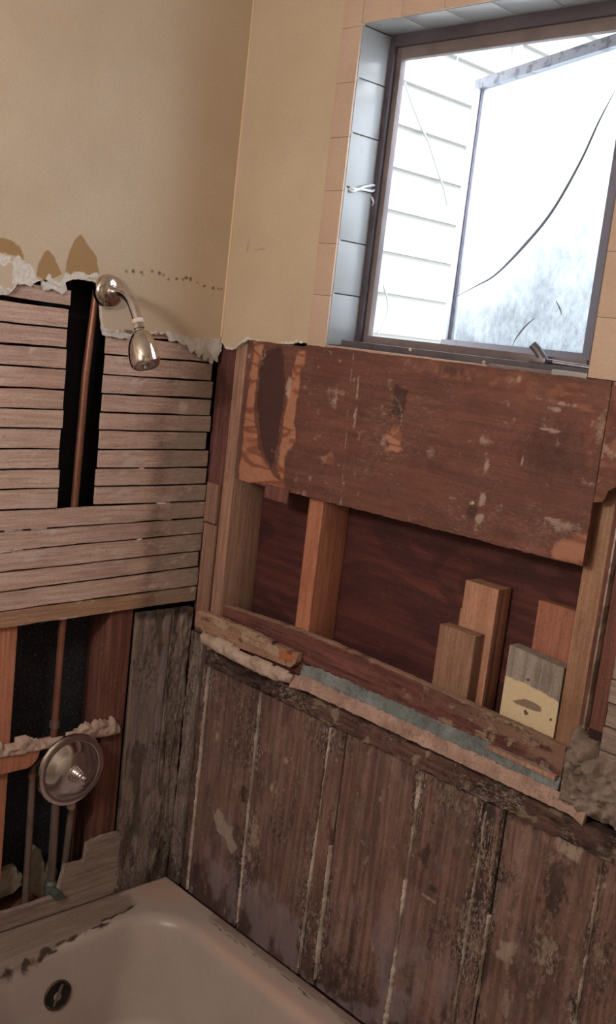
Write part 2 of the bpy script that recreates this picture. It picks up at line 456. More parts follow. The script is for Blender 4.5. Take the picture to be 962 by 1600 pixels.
def prism(name, side, poly, off, thick, mat, parent=None, bevel=0.0, jit=0.0):
    poly = np.asarray(poly, float)
    n = len(poly)
    fr = w2(side, poly[:, 0], poly[:, 1], off); bk = w2(side, poly[:, 0], poly[:, 1], off - thick)
    if jit: fr = fr + (RNG.random(fr.shape) - .5) * jit
    V = np.concatenate([fr, bk])
    F = [list(range(n)), list(range(2 * n - 1, n - 1, -1))] + [(i, (i + 1) % n, n + (i + 1) % n, n + i) for i in range(n)]
    if bevel:
        bm = bmesh.new(); vs = [bm.verts.new(v) for v in V]
        for f in F: bm.faces.new([vs[i] for i in f])
        bmesh.ops.recalc_face_normals(bm, faces=bm.faces)
        bmesh.ops.bevel(bm, geom=bm.edges[:], offset=bevel, segments=2, affect='EDGES')
        bm.verts.index_update()
        V = np.array([v.co[:] for v in bm.verts]); F = [[v.index for v in f.verts] for f in bm.faces]; bm.free()
    return link(name, V, F, mat, parent, smooth=.5)

def ragged(pts, step=.006, amp=.003, seed=1, sc=60):
    """polygon outline resampled and roughened"""
    pts = np.asarray(pts, float); out = []
    for i in range(len(pts)):
        a, b = pts[i], pts[(i + 1) % len(pts)]
        k = max(1, int(np.linalg.norm(b - a) / step))
        for j in range(k): out.append(a + (b - a) * j / k)
    out = np.array(out)
    dx = (fbm(out[:, 0], out[:, 1], sc, sc, seed) - .5) * 2 * amp
    dy = (fbm(out[:, 0], out[:, 1], sc, sc, seed + 11) - .5) * 2 * amp
    return out + np.stack([dx, dy], -1)

def lump(name, side, pts, off, height, mat, parent=None, cell=.004, amp=.4, seed=1, edge=.008, rag=.002, thick=.004):
    """mortar-like mound: an outline on the wall plane filled by a height field that swells to `height`"""
    poly = ragged(pts, cell * 1.2, rag, seed)
    u0, v0 = poly.min(0) - cell; u1, v1 = poly.max(0) + cell
    nu = max(3, int((u1 - u0) / cell)); nv = max(3, int((v1 - v0) / cell))
    U, Vv = np.meshgrid(np.linspace(u0, u1, nu), np.linspace(v0, v1, nv))
    s = sdist(U, Vv, poly)
    h = height * np.sqrt(np.clip(s / edge, 0, 1)) * (1 + (fbm(U, Vv, 90, 90, seed) - .5) * 2 * amp)
    keep = s > -cell * .75
    d = off + np.where(s > 0, h, 0)
    P = w2(side, U.ravel(), Vv.ravel(), d.ravel())
    idx = -np.ones(nu * nv, int); k = 0
    F = []
    for j in range(nv - 1):
        for i in range(nu - 1):
            q = [j * nu + i, j * nu + i + 1, (j + 1) * nu + i + 1, (j + 1) * nu + i]
            if keep.ravel()[q].all(): F.append(q)
    used = sorted({i for f in F for i in f}); mp = {i: k for k, i in enumerate(used)}
    P = P[used]; F = [[mp[i] for i in f] for f in F]
    # close with a back sheet
    from collections import Counter
    ec = Counter()
    for f in F:
        for a, b in zip(f, f[1:] + f[:1]): ec[(a, b)] += 1
    n = len(P)
    back = P.copy()
    if side == 'left': back[:, 0] = off - thick
    else: back[:, 1] = -(off - thick)
    G = [list(f) for f in F] + [[i + n for i in reversed(f)] for f in F]
    for (a, b) in list(ec):
        if (b, a) not in ec: G.append([b, a, a + n, b + n])
    return link(name, np.concatenate([P, back]), G, mat, parent, smooth=1.2)

def tube_geo(path, r, seg=14, caps=True):
    path = [np.asarray(p, float) for p in path]
    r = [r] * len(path) if np.isscalar(r) else r
    V, F = [], []
    t0 = path[1] - path[0]; t0 = t0 / np.linalg.norm(t0)
    ref = np.array([0, 0, 1.]) if abs(t0[2]) < .9 else np.array([1., 0, 0])
    nrm = np.cross(t0, ref); nrm /= np.linalg.norm(nrm)
    for i, p in enumerate(path):
        a = path[max(i - 1, 0)]; b = path[min(i + 1, len(path) - 1)]
        t = b - a; t = t / np.linalg.norm(t)
        nrm = nrm - t * nrm.dot(t); nrm /= np.linalg.norm(nrm); bn = np.cross(t, nrm)
        for k in range(seg):
            an = 2 * math.pi * k / seg
            V.append(p + r[i] * (math.cos(an) * nrm + math.sin(an) * bn))
    for i in range(len(path) - 1):
        for k in range(seg):
            F.append((i * seg + k, i * seg + (k + 1) % seg, (i + 1) * seg + (k + 1) % seg, (i + 1) * seg + k))
    if caps:
        F.append(list(range(seg - 1, -1, -1))); F.append([(len(path) - 1) * seg + k for k in range(seg)])
    return np.array(V), F

def tube(name, path, r, mat, parent=None, seg=14): 
    V, F = tube_geo(path, r, seg)
    return link(name, V, F, mat, parent, smooth=.7)

def curve_pts(pts, n=8):
    """Catmull-Rom through the points"""
    P = [np.asarray(p, float) for p in pts]; P = [2 * P[0] - P[1]] + P + [2 * P[-1] - P[-2]]
    out = []
    for i in range(1, len(P) - 2):
        for k in range(n):
            t = k / n
            out.append(.5 * ((2 * P[i]) + (-P[i - 1] + P[i + 1]) * t + (2 * P[i - 1] - 5 * P[i] + 4 * P[i + 1] - P[i + 2]) * t * t + (-P[i - 1] + 3 * P[i] - 3 * P[i + 1] + P[i + 2]) * t ** 3))
    out.append(P[-2])
    return out

def lathe(name, prof, origin, axis, mat, parent=None, seg=48, smooth=.6):
    """prof: (radius, distance along the axis)"""
    axis = np.asarray(axis, float); axis = axis / np.linalg.norm(axis)
    ref = np.array([0, 0, 1.]) if abs(axis[2]) < .9 else np.array([1., 0, 0])
    a = np.cross(axis, ref); a /= np.linalg.norm(a); b = np.cross(axis, a)
    V, F = [], []
    for r, h in prof:
        for k in range(seg):
            an = 2 * math.pi * k / seg
            V.append(np.asarray(origin) + axis * h + max(r, 1e-5) * (math.cos(an) * a + math.sin(an) * b))
    n = len(prof)
    for i in range(n - 1):
        for k in range(seg):
            F.append((i * seg + k, i * seg + (k + 1) % seg, (i + 1) * seg + (k + 1) % seg, (i + 1) * seg + k))
    F.append(list(range(seg - 1, -1, -1))); F.append([(n - 1) * seg + k for k in range(seg)])
    return link(name, V, F, mat, parent, smooth=smooth)

# ================================================================== THE SETTING
XF, YN, ZC = 2.75, -2.35, 2.78          # far wall, near wall, ceiling
LP, RP = 'left', 'right'

# ---- left wall: painted plaster over lath, torn open around the tub
cont = on('left', [(-60, 452), (0, 448), (18, 455), (28, 442), (48, 448), (58, 440), (75, 438), (88, 446), (98, 449), (106, 440), (118, 437), (130, 436),
                   (145, 438), (158, 446), (159, 490), (162, 517), (205, 524), (240, 522), (262, 520), (285, 527), (310, 531), (346, 531)])
cu, cv = cont[:, 0], cont[:, 1]
U = np.concatenate([np.arange(-1.02, -.66, .02), np.arange(-.66, 0.0, .0035), [0.0]])
lo = np.interp(U, cu, cv) + (fbm(U, U * 0, 90, 1, 4) - .5) * .012
tt = np.concatenate([np.linspace(0, .22, 56), np.linspace(.23, 1, 14)])
peel = [[(100, 432), (106, 402), (118, 372), (127, 366), (140, 385), (151, 403), (155, 430), (130, 436)],
        [(56, 432), (60, 412), (70, 394), (74, 389), (84, 398), (90, 412), (97, 428), (75, 440)],
        [(-6, 398), (2, 372), (18, 376), (32, 386), (38, 406), (30, 402), (20, 400), (8, 396)]]
white = [[(-30, 396), (0, 396), (16, 402), (18, 410), (8, 416), (-2, 412), (-30, 414)], [(20, 441), (20, 410), (30, 398), (40, 410), (54, 418), (57, 442), (44, 450), (30, 448)],
         [(72, 442), (76, 424), (82, 436), (96, 440), (104, 425), (112, 430), (118, 424), (128, 428), (152, 426), (154, 432), (128, 436), (106, 440), (98, 450), (84, 446)]]
holes = [(197, 424), (209, 424), (222, 426), (225, 430), (238, 424), (249, 427), (256, 430), (264, 436), (276, 436), (286, 437), (291, 434), (297, 436), (308, 442), (320, 447), (333, 450), (341, 451), (346, 452)]
def plaster_mask(u, v):
    m = np.zeros((len(u), 3))
    near = (u > -.9) & (v < 2.1)
    a, b = u[near], v[near]
    br = np.zeros(len(a)); wh = np.zeros(len(a)); dk = np.zeros(len(a))
    for p in peel: br = np.maximum(br, patch(a, b, 'left', p, 0, .002, .003))
    for p in white: wh = np.maximum(wh, patch(a, b, 'left', p, 0, .002, .007, 8))
    for i, p in enumerate(holes): dk = np.maximum(dk, blob(a, b, 'left', p[0], p[1], 4.5, 4.0, 0, .6, i, .5) * (.9 if i % 3 else .6))
    e = b - (np.interp(a, cu, cv))
    wh = np.maximum(wh, (1 - sst(e + (fbm(a, b, 120, 120, 31) - .5) * .014, .001, .006)) * .9)
    dk = np.maximum(dk, blob(a, b, 'left', 225, 521, 60, 5, 0, .7, 4, .8) * .8)
    m[near, 0] = br; m[near, 1] = wh * (1 - dk * .5); m[near, 2] = dk
    return m
wall_left_geo = slab_geo('left', U, lo, ZC + .02, 0.0, .011, relief=lambda u, v: (fbm(u, v, 3, 3, 5) - .5) * .004, tt=tt)
V1, F1, u1, v1 = wall_left_geo
V2, F2, u2, v2 = slab_geo('left', np.linspace(YN - .06, -1.02, 6), -.02, ZC + .02, 0.0, .011, rows=3)
msk = np.concatenate([plaster_mask(u1, v1), np.zeros((len(u2), 3))])
VV, FF = merge([(V1, F1), (V2, F2)])
wall_left = link('wall_left', VV, FF, 'paint', None, msk, base=(0, -1.2, 0))
tag(wall_left, 'tan painted plaster wall, torn open around the shower pipe', kind='structure')
# outer skin behind the open bays
box('sheathing', -.16, -.125, YN - .06, .15, -.02, ZC + .02, 'sheath', wall_left, 0)
# hairline of caulk in the corner
V, F = tube_geo([(.001, -.001, z) for z in np.linspace(1.835, ZC, 14)], .0028, 8)
link('caulk_seam', V, F, plain('corner_caulk', 'e0c9a8', .6), wall_left)
# torn gypsum fringe hanging under the plaster on both sides of the corner
def fringe(name, side, pts, off, parent, seed, thick=.006):
    prism(name, side, ragged(on(side, pts), .004, .0045, seed, 130), off, thick, 'torn', parent, jit=.002)
fringe('torn_edge', 'left', [(258, 518), (285, 524), (310, 528), (347, 530), (347, 548), (343, 553), (340, 566), (335, 560), (332, 569), (326, 558), (322, 564), (317, 553), (311, 558), (305, 547), (300, 552), (293, 539), (285, 540), (278, 532), (268, 533)], -.001, wall_left, 3)
fringe('torn_edge', 'left', [(-30, 440), (20, 446), (18, 458), (6, 460), (-30, 462)], -.002, wall_left, 5)
fringe('torn_edge', 'left', [(66, 440), (104, 444), (106, 452), (96, 458), (82, 452), (70, 455)], -.002, wall_left, 6)
fringe('torn_edge', 'left', [(160, 508), (205, 520), (206, 527), (190, 530), (175, 526), (163, 524)], -.002, wall_left, 7)

# ---- laths
left_lines = [1.9080, 1.8630, 1.8195, 1.7765, 1.7315, 1.6860, 1.6425, 1.6000, 1.5550, 1.5100, 1.4665, 1.4210]
right_lines = [1.8140, 1.7700, 1.7250, 1.6815, 1.6400, 1.5985, 1.5545, 1.5105, 1.4680, 1.4240]
full_lines = [(1.4205, 1.4250), (1.374, 1.382), (1.329, 1.341), (1.282, 1.295), (1.237, 1.254), (1.193, 1.204), (1.153, 1.164)]
def lath_mask(u, v):
    n1 = fbm(u, v, 18, 30, 21)
    corner = sst(u, -.22, -.06) * (.35 + .8 * n1)
    band = np.exp(-((u + .165) / .05) ** 2) * sst(v, 1.75, 1.45) * .0 + np.exp(-((u + .14) / .045) ** 2) * (.25 + n1 * .7) * (1 - sst(v, 1.72, 1.80))
    pale = sst(fbm(u, v, 24, 70, 33), .66, .78) * .8 + np.exp(-((u + .235) / .02) ** 2) * sst(fbm(u, v, 20, 20, 8), .45, .6) * .6
    return np.stack([corner * .95, band * .75, np.clip(pale, 0, 1)], -1)
def lath(u0, u1, zlo, zhi, mat='lath', e0=0, e1=0, k=[0]):
    k[0] += 1
    n = max(8, int((u1 - u0) / .012))
    Us = np.linspace(u0, u1, n)
    wob = (fbm(Us, Us * 0 + k[0], 14, 1, k[0]) - .5) * .0035
    wob2 = (fbm(Us, Us * 0 + k[0], 14, 1, k[0] + 50) - .5) * .0035
    l = np.interp(Us, [u0, u1], zlo) + .0022 + wob; h = np.interp(Us, [u0, u1], zhi) - .0022 + wob2
    tw = (random.random() - .5) * .003
    return slab('lath', 'left', Us, l, h, -.0115 + random.random() * .002, .008, mat, wall_left, rows=4,
                relief=lambda u, v: (fbm(u, v, 6, 120, k[0]) - .5) * .0015 + tw * (v - zlo[0]) / .04, mask=lath_mask)
YE = -1.03
sl = lambda z: -.4165 + .002 * math.sin(z * 40)
for i in range(len(left_lines) - 1):
    hi_, lo_ = left_lines[i], left_lines[i + 1]
    e = random.uniform(-.004, .003)
    if i == 0:
        lath(YE, -.417, (lo_ + .024, lo_ + .004), (lo_ + .060, lo_ + .040))
        continue
    if i == 1:
        lath(YE, -.416 + e, (lo_, lo_), (1.880, 1.862)); continue
    lath(YE, -.413 + e - .006 * (hi_ - 1.42), (lo_, lo_), (hi_, hi_))
for i in range(len(right_lines) - 1):
    hi_, lo_ = right_lines[i], right_lines[i + 1]
    e = random.uniform(-.003, .003); e2 = random.uniform(-.008, .004)
    lath(-.314 + e, -.008 + e2 + .014 * (1.81 - hi_) / .4, (lo_, lo_), (hi_, hi_))
lath(-.314, -.012, (1.814, 1.814), (1.850, 1.850))
for i in range(len(full_lines) - 1):
    (ha, hb), (la, lb) = full_lines[i], full_lines[i + 1]
    f = lambda a, b: (a + (b - a) * (YE + .54) / .56, b)
    lath(YE, .010 + random.uniform(-.006, .002), f(la, lb), f(ha, hb), 'lath_low' if i == 5 else 'lath')
# nubs of old plaster still squeezed between the laths
for i, (px, py, w) in enumerate([(22, 829, 30), (62, 826, 26), (10, 862, 20), (28, 859, 18), (256, 787, 28), (262, 811, 18), (219, 843, 12), (222, 732, 10)]):
    c = on('left', [(px, py)], -.012)[0]
    pts = np.array([(c[0] - w / 1400, c[1] - .004), (c[0] + w / 1400, c[1] - .004), (c[0] + w / 1400, c[1] + .003), (c[0] - w / 1400, c[1] + .004)])
    lump('plaster_nub', 'left', pts, -.014, .004, 'torn', wall_left, .0025, .5, i, .004, .001)

# ---- right wall: plaster beside, above and right of the window; outer sheathing with the window hole
WX0, WX1, WZ0, WZ1 = .365, 1.022, 1.846, 2.512      # window opening
rc = on('right', [(345, 533), (352, 546), (362, 548), (372, 540), (380, 535), (388, 531), (400, 534), (412, 543), (420, 547), (432, 540), (445, 537), (480, 536)])
U = np.concatenate([np.arange(0.0, .306, .004), [.306]])
lo = np.interp(U, rc[:, 0], rc[:, 1]) + (fbm(U, U * 0, 110, 1, 14) - .5) * .012
def rmask(u, v):
    e = v - np.interp(u, rc[:, 0], rc[:, 1])
    wh = (1 - sst(e + (fbm(u, v, 120, 120, 37) - .5) * .016, .003, .009)) * (u < .29)
    m = np.zeros((len(u), 3)); m[:, 1] = wh
    m[:, 2] = .45 * sst(-np.abs(v - (2.045 + .25 * (u - .08) ** 2 * 4)), -.004, -.001) * sst(u, .0, .04) * (1 - sst(u, .12, .2))
    return m
g1 = slab_geo('right', U, lo, ZC + .02, 0.0, .012, tt=tt, relief=lambda u, v: (fbm(u, v, 3, 3, 15) - .5) * .004)
g2 = slab_geo('right', np.linspace(.306, 1.10, 12), 2.568, ZC + .02, 0.0, .012, rows=2)
g3 = slab_geo('right', np.concatenate([np.linspace(1.08, 1.66, 60)]), 1.849, ZC + .02, 0.0, .012, rows=20)
g4 = slab_geo('right', np.linspace(1.66, XF + .06, 6), -.02, ZC + .02, 0.0, .012, rows=2)
VV, FF = merge([g[:2] for g in (g1, g2, g3, g4)])
uu = np.concatenate([g[2] for g in (g1, g2, g3, g4)]); vv = np.concatenate([g[3] for g in (g1, g2, g3, g4)])
wall_right = link('wall_right', VV, FF, 'paint', None, rmask(uu, vv), base=(1.2, 0, 0))
tag(wall_right, 'tan window wall opened down to studs, blocking and old planks', kind='structure')
YS = .118                                              # inner face of the outer sheathing
parts = [box_geo(-.16, WX0 - .02, YS, YS + .03, -.02, ZC + .02), box_geo(WX1 + .03, XF + .06, YS, YS + .03, -.02, ZC + .02),
         box_geo(WX0 - .02, WX1 + .03, YS, YS + .03, -.02, WZ0 - .03), box_geo(WX0 - .02, WX1 + .03, YS, YS + .03, WZ1 + .02, ZC + .02)]
VV, FF = merge(parts)
link('sheathing', VV, FF, 'sheath', wall_right, smooth=0)

# ---- room behind the camera
tag(box('floor', -.16, XF + .06, YN - .06, .15, -.06, 0.0, 'floor', None, 0), 'worn floor', kind='structure')
tag(box('ceiling', -.16, XF + .06, YN - .06, .15, ZC, ZC + .06, 'ceiling', None, 0), 'white ceiling', kind='structure')
tag(box('wall_near', -.16, XF + .06, YN - .06, YN, 0, ZC, 'paint_plain', None, 0), 'tan wall behind the camera', kind='structure')
tag(box('wall_far', XF, XF + .06, YN, .012, 0, ZC, 'paint_plain', None, 0), 'tan wall at the foot of the tub', kind='structure')

# ---- tiles of the window reveal and the trim tiles round it
TS = .1105
box('reveal_backing', WX0 - .012, WX0 - .004, .0, YS + .02, WZ0 - .02, WZ1 + .012, 'grout', wall_right, 0)
box('reveal_backing', WX0 - .012, WX1 + .012, .0, YS + .02, WZ1 + .004, WZ1 + .012, 'grout', wall_right, 0)
box('reveal_backing', WX1 + .004, WX1 + .012, .0, YS + .02, WZ0 - .02, WZ1 + .012, 'grout', wall_right, 0)
z = WZ0 + .004
zs = [WZ0 + .002, 1.960, 2.073, 2.185, 2.296, 2.407, WZ1 - .001]
for a, b in zip(zs, zs[1:]):
    box('reveal_tile', WX0 - .006, WX0 + .0005, .001, .092, a + .0012, b - .0012, 'reveal', wall_right, .0012)
    box('reveal_tile', WX1 - .0005, WX1 + .006, .001, .092, a + .0012, b - .0012, 'reveal', wall_right, .0012)
xs = [WX0, .475, .585, .695, .805, .915, WX1]
for a, b in zip(xs, xs[1:]):
    box('reveal_tile', a + .001, b - .001, .001, .092, WZ1 - .0005, WZ1 + .006, 'reveal', wall_right, .0012)
zs2 = [1.8415, 1.953, 2.064, 2.175, 2.286, 2.397, 2.508, 2.568]
for a, b in zip(zs2, zs2[1:]):
    box('trim_tile', .3075, WX0 - .001 if b < 2.52 else WX0 - .001, -.004, .008, a + .0003, b - .0003, 'trimtile', wall_right, .0008)
    box('trim_tile', WX1 + .001, 1.0795, -.004, .008, (a if a > 1.85 else 1.848) + .0003, b - .0003, 'trimtile', wall_right, .0008)
for a, b in zip(xs, xs[1:]):
    box('trim_tile', a + .0003, b - .0003, -.004, .008, WZ1 + .001, 2.568, 'trimtile', wall_right, .0008)

# ================================================================== WINDOW
window = root('window_1', ((WX0 + WX1) / 2, .1, WZ0), 'steel casement window with its frosted sash swung outward', None, None, 'structure')
FY = .088
GX0, GX1, GZ0, GZ1 = .394, .957, 1.878, 2.464
# outer dark band, then the lighter stop that frames the opening
box('frame_jamb', WX0, WX0 + .014, FY, .114, WZ0 - .02, WZ1, 'frame_dark', window, .002)
box('frame_jamb', WX1 - .016, WX1, FY, .114, WZ0 - .02, WZ1, 'frame_dark', window, .002)
box('frame_head', WX0 + .014, WX1 - .016, FY, .114, WZ1 - .024, WZ1, 'frame_dark', window, .002)
box('frame_sill', WX0 + .014, WX1 - .016, .03, .114, WZ0 - .02, WZ0 + .016, 'frame_dark', window, .002)
box('frame_stop', WX0 + .014, GX0, FY + .010, .114, WZ0 + .010, WZ1 - .022, 'frame', window, .002)
box('frame_stop', GX1, WX1 - .016, FY + .010, .114, WZ0 + .010, WZ1 - .022, 'frame', window, .002)
box('frame_stop', GX0 - .001, GX1 + .001, FY + .010, .114, GZ1, WZ1 - .022, 'frame', window, .002)
box('frame_stop', GX0 - .001, GX1 + .001, FY + .004, .114, WZ0 + .010, GZ0, 'frame', window, .002)
# operator latch on the sill
lt = box('latch_bracket', .868, .905, .035, .088, WZ0 + .016, WZ0 + .026, 'latch', window, .003)
tube('latch_lever', [(.885, .062, WZ0 + .022), (.872, .056, WZ0 + .040), (.862, .05, WZ0 + .05)], .0085, 'latch', window, 12)
tube('operator_arm', [(.885, .06, WZ0 + .022), (.93, .07, WZ0 + .020), (1.0, .085, WZ0 + .018)], .005, 'latch', window, 10)
box('sill_plate', .80, 1.0, .006, .05, WZ0 - .004, WZ0 + .005, 'frame', window, .002)
box('tile_chip', .945, 1.018, .001, .02, WZ0 - .003, WZ0 + .009, 'reveal', window, .002)
box('sill_lip', WX0 + .002, .80, .0, .012, WZ0 - .008, WZ0 + .002, plain('paint_edge', 'b59a8c', .6), window, .001)

# the opened sash
HX, HY, SW, ANG = .955, .120, .56, math.radians(21.2)
sd = np.array([-math.cos(ANG), math.sin(ANG), 0]); sn = np.array([math.sin(ANG), math.cos(ANG), 0])
def sash_box(name, s0, s1, z0, z1, t0, t1, mat, parent):
    V = [np.array([HX, HY, 0]) + sd * s + sn * t + np.array([0, 0, z]) for z in (z0, z1) for t in (t0, t1) for s in (s0, s1)]
    return link(name, V, [(0, 2, 3, 1), (4, 5, 7, 6), (0, 1, 5, 4), (2, 6, 7, 3), (0, 4, 6, 2), (1, 3, 7, 5)], mat, parent, smooth=0)
SZ0, SZ1, BW = 1.868, 2.470, .022
sash = sash_box('sash', .0, BW, SZ0, SZ1, -.012, .016, 'steel_dark', window)
sash_box('top_rail', BW, SW, SZ1 - BW, SZ1, -.012, .016, 'steel', sash)
sash_box('bottom_rail', BW, SW, SZ0, SZ0 + BW, -.012, .016, 'steel_dark', sash)
sash_box('stile', SW - .017, SW, SZ0 + BW, SZ1 - BW, -.012, .016, 'sash_white', sash)
sash_box('glazing_bead', SW - .0205, SW - .017, SZ0 + BW, SZ1 - BW, -.004, .010, 'steel_dark', sash)
# frosted pane as a fine grid carrying the dirt mask
ns, nz = 40, 44
sg = np.linspace(BW - .002, SW - .012, ns); zg = np.linspace(SZ0 + BW - .002, SZ1 - BW + .002, nz)
Vp = [np.array([HX, HY, 0]) + sd * s + sn * t + np.array([0, 0, z]) for t in (.002, .006) for z in zg for s in sg]
Fp = []
for k in (0, 1):
    for j in range(nz - 1):
        for i in range(ns - 1):
            a = k * ns * nz + j * ns + i; q = [a, a + 1, a + ns + 1, a + ns]
            Fp.append(q if k else q[::-1])
zz = np.array([p[2] for p in Vp]); ss = np.array([(p - np.array([HX, HY, 0])) @ sd for p in Vp])
dirt = (1 - sst(zz + (fbm(ss, zz, 9, 9, 3) - .5) * .25 + ss * .22, 1.93, 2.36))
link('pane', Vp, Fp, 'pane', sash, np.stack([dirt, dirt, dirt], -1), smooth=0, recalc=False)
def on_sash(px, py):
    p0 = np.array([HX, HY, 0]) - sn * .0005
    r = ray(px, py); t = ((p0 - CPOS) @ sn) / (r @ sn)
    return CPOS + r * t
def crack(pts, wmax, taper=(0.35, 1, .2)):
    P = curve_pts([on_sash(*p) for p in pts], 8); n = len(P)
    w = np.interp(np.linspace(0, 1, n), np.linspace(0, 1, len(taper)), taper) * wmax
    V, F = tube_geo(P, list(w), 8)
    V = V - np.outer((V - (np.array([HX, HY, 0]))) @ sn, sn) * .75     # flattened onto the pane
    return link('crack', V, F, 'crack', sash)
crack([(961, 140), (935, 190), (905, 255), (862, 330), (820, 382), (775, 428), (745, 446), (715, 462), (697, 470)], .0046, (.25, .8, 1, .9, .5, .2, .1))
crack([(835, 497), (820, 510), (806, 528), (800, 540)], .0028)
crack([(868, 470), (874, 482), (877, 492)], .0022)

# ================================================================== OUTSIDE
house = root('neighbouring_house', (-1.05, 1.5, -.3), 'white lap sided house wall seen outside through the window', 'building')
XSD, PITCH = -1.0, .165
ZB = 2.572 - PITCH * 16
for i in range(27):
    z0 = ZB + PITCH * i
    for (ya, yb) in ((.55, 2.262), (2.30, 4.4)):
        V = [(x, y, z) for (x, z) in ((XSD + .040, z0 - .014), (XSD + .004, z0 + PITCH), (XSD - .02, z0 + PITCH), (XSD - .02, z0 - .012)) for y in (ya, yb)]
        F = [(0, 1, 3, 2), (2, 3, 5, 4), (4, 5, 7, 6), (6, 7, 1, 0), (0, 2, 4, 6), (1, 7, 5, 3)]
        link('siding_board', V, F, 'siding', house, smooth=0)
box('vertical_trim', XSD - .02, XSD + .046, 2.262, 2.300, ZB, ZB + 27 * PITCH, 'siding', house, .003)
box('wall_core', XSD - .2, XSD - .02, .5, 4.4, -.3, ZB + 27 * PITCH, 'siding', house, 0)
tag(box('ground', -4, 6, .16, 9, -.36, -.3, 'concrete', None, 0), 'pale concrete outside the window', kind='structure')
def wire(pts, r, label):
    P = curve_pts([hit(px, py, 0, XSD + .046) for px, py in pts], 8)
    o = tube('loose_wire', P, r, 'wire', None if label else house, 8)
    if label: tag(o, label, 'wire')
wire([(632, 128), (642, 158), (655, 192), (670, 225), (680, 257), (692, 292), (699, 322)], .004, 'thin grey wire hanging in a long slant across the upper siding boards outside')
wire([(599, 446), (605, 468), (605, 488), (598, 508), (590, 522)], .004, 'short curled grey wire outside at the lower left corner of the window')
wire([(716, 84), (713, 96), (707, 108)], .003, None)

# ================================================================== LEFT WALL THINGS
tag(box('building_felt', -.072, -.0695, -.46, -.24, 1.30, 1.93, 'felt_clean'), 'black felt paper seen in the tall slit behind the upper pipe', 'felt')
tag(box('building_felt', -.118, -.114, -.62, -.06, .36, 1.26, 'felt'), 'black speckled felt paper behind the valve and supply pipes', 'felt')
tag(box('stud', -.113, -.0235, -.535, -.482, .02, 1.36, 'stud_orange', None, .002), 'orange wooden stud at the left edge, left of the valve pipes', 'stud')
tag(box('stud', -.113, -.0235, -.238, -.172, .02, 1.36, 'stud_dark', None, .002), 'dark brown stud between the felt opening and the grey corner board', 'stud')

# cleat carrying mortar
cl = root('cleat', (-.06, -.4, .805), 'notched orange cleat crossing behind the valve, lumpy mortar along its top', 'cleat')
prism('board', 'left', [(-.62, .805), (-.44, .806), (-.428, .812), (-.415, .826), (-.41, .848), (-.62, .849)], -.008, .0125, 'stud_orange', cl, .002)
prism('board', 'left', [(-.405, .82), (-.243, .816), (-.243, .85), (-.405, .85)], -.046, .02, 'stud_dark', cl, .002)
lump('mortar_bed', 'left', [(-.62, .842), (-.345, .842), (-.345, .862), (-.40, .866), (-.43, .875), (-.445, .885), (-.47, .884), (-.475, .872), (-.50, .872), (-.51, .886), (-.53, .878), (-.62, .885)], -.0212, .019, 'mortar', cl, .004, .45, 3, thick=.001)
lump('mortar_bed', 'left', [(-.338, .845), (-.20, .838), (-.186, .842), (-.188, .862), (-.2, .872), (-.205, .885), (-.215, .888), (-.222, .877), (-.24, .886), (-.262, .886), (-.27, .878), (-.285, .888), (-.30, .884), (-.31, .872), (-.338, .872)], -.0212, .017, 'mortar', cl, .004, .45, 4, thick=.001)

# shower arm and head
sh = root('shower', (0, -.332, 1.78), 'chrome shower head on a bent arm with round wall flange', 'shower')
AY, AZ = -.332, 1.909
lathe('flange', [(.037, -.004), (.037, .002), (.0355, .007), (.030, .0125), (.022, .0155), (.0145, .0165), (.013, .020), (.0115, .021)], (.004, AY, AZ), (1, 0, 0), 'chrome', sh)
tube('shower_arm', curve_pts([(-.02, AY, AZ), (.03, AY, AZ), (.068, AY, AZ - .003), (.093, AY, AZ - .016), (.112, AY, AZ - .038), (.125, AY, AZ - .056)], 8), .0108, 'chrome_dull', sh, 20)
hd = np.array([.155 - .128, 0.0, -.085 + .0]); hd = np.array([.42, 0, -.905]); hd /= np.linalg.norm(hd)
h0 = np.array([.1245, AY, AZ - .055])
lathe('thread_tape', [(.0122, 0), (.0128, .002), (.0126, .008), (.012, .009)], h0 - hd * .002, hd, 'tape', sh, 24)
head = lathe('head_body', [(.011, 0), (.0145, .002), (.0215, .011), (.0270, .023), (.0308, .037), (.0325, .050), (.0325, .062), (.0312, .072), (.0292, .0775), (.0278, .079)], h0 + hd * .024, hd, 'chrome', sh)
lathe('swivel_nut', [(.0115, 0), (.0118, .001), (.0118, .011), (.0095, .013), (.0095, .017), (.013, .020)], h0 + hd * .007, hd, 'chrome', head, 8, .3)
lathe('spray_face', [(.0258, 0), (.0258, .0015), (.020, .0005), (.008, -.001), (.0078, .006), (.006, .008), (.001, .008)], h0 + hd * .1025, hd, plain('grey_spray_face', '8f8a8a', .3, .8), head, 32)

# riser pipe from valve to arm
pr = root('water_pipe', (-.035, -.36, .82), 'copper riser pipe running up behind the laths to the shower flange', 'pipe')
rz = tube('riser', [(-.035, AY - .006, AZ), (-.035, -.350, 1.72), (-.035, -.353, 1.42), (-.035, -.361, 1.139), (-.035, -.362, .826)], .0088, 'copper', pr, 18)
lathe('coupling', [(.009, 0), (.0125, .001), (.0125, .016), (.009, .018)], (-.035, -.362, .882), (0, 0, 1), 'pipe_dull', rz, 20)

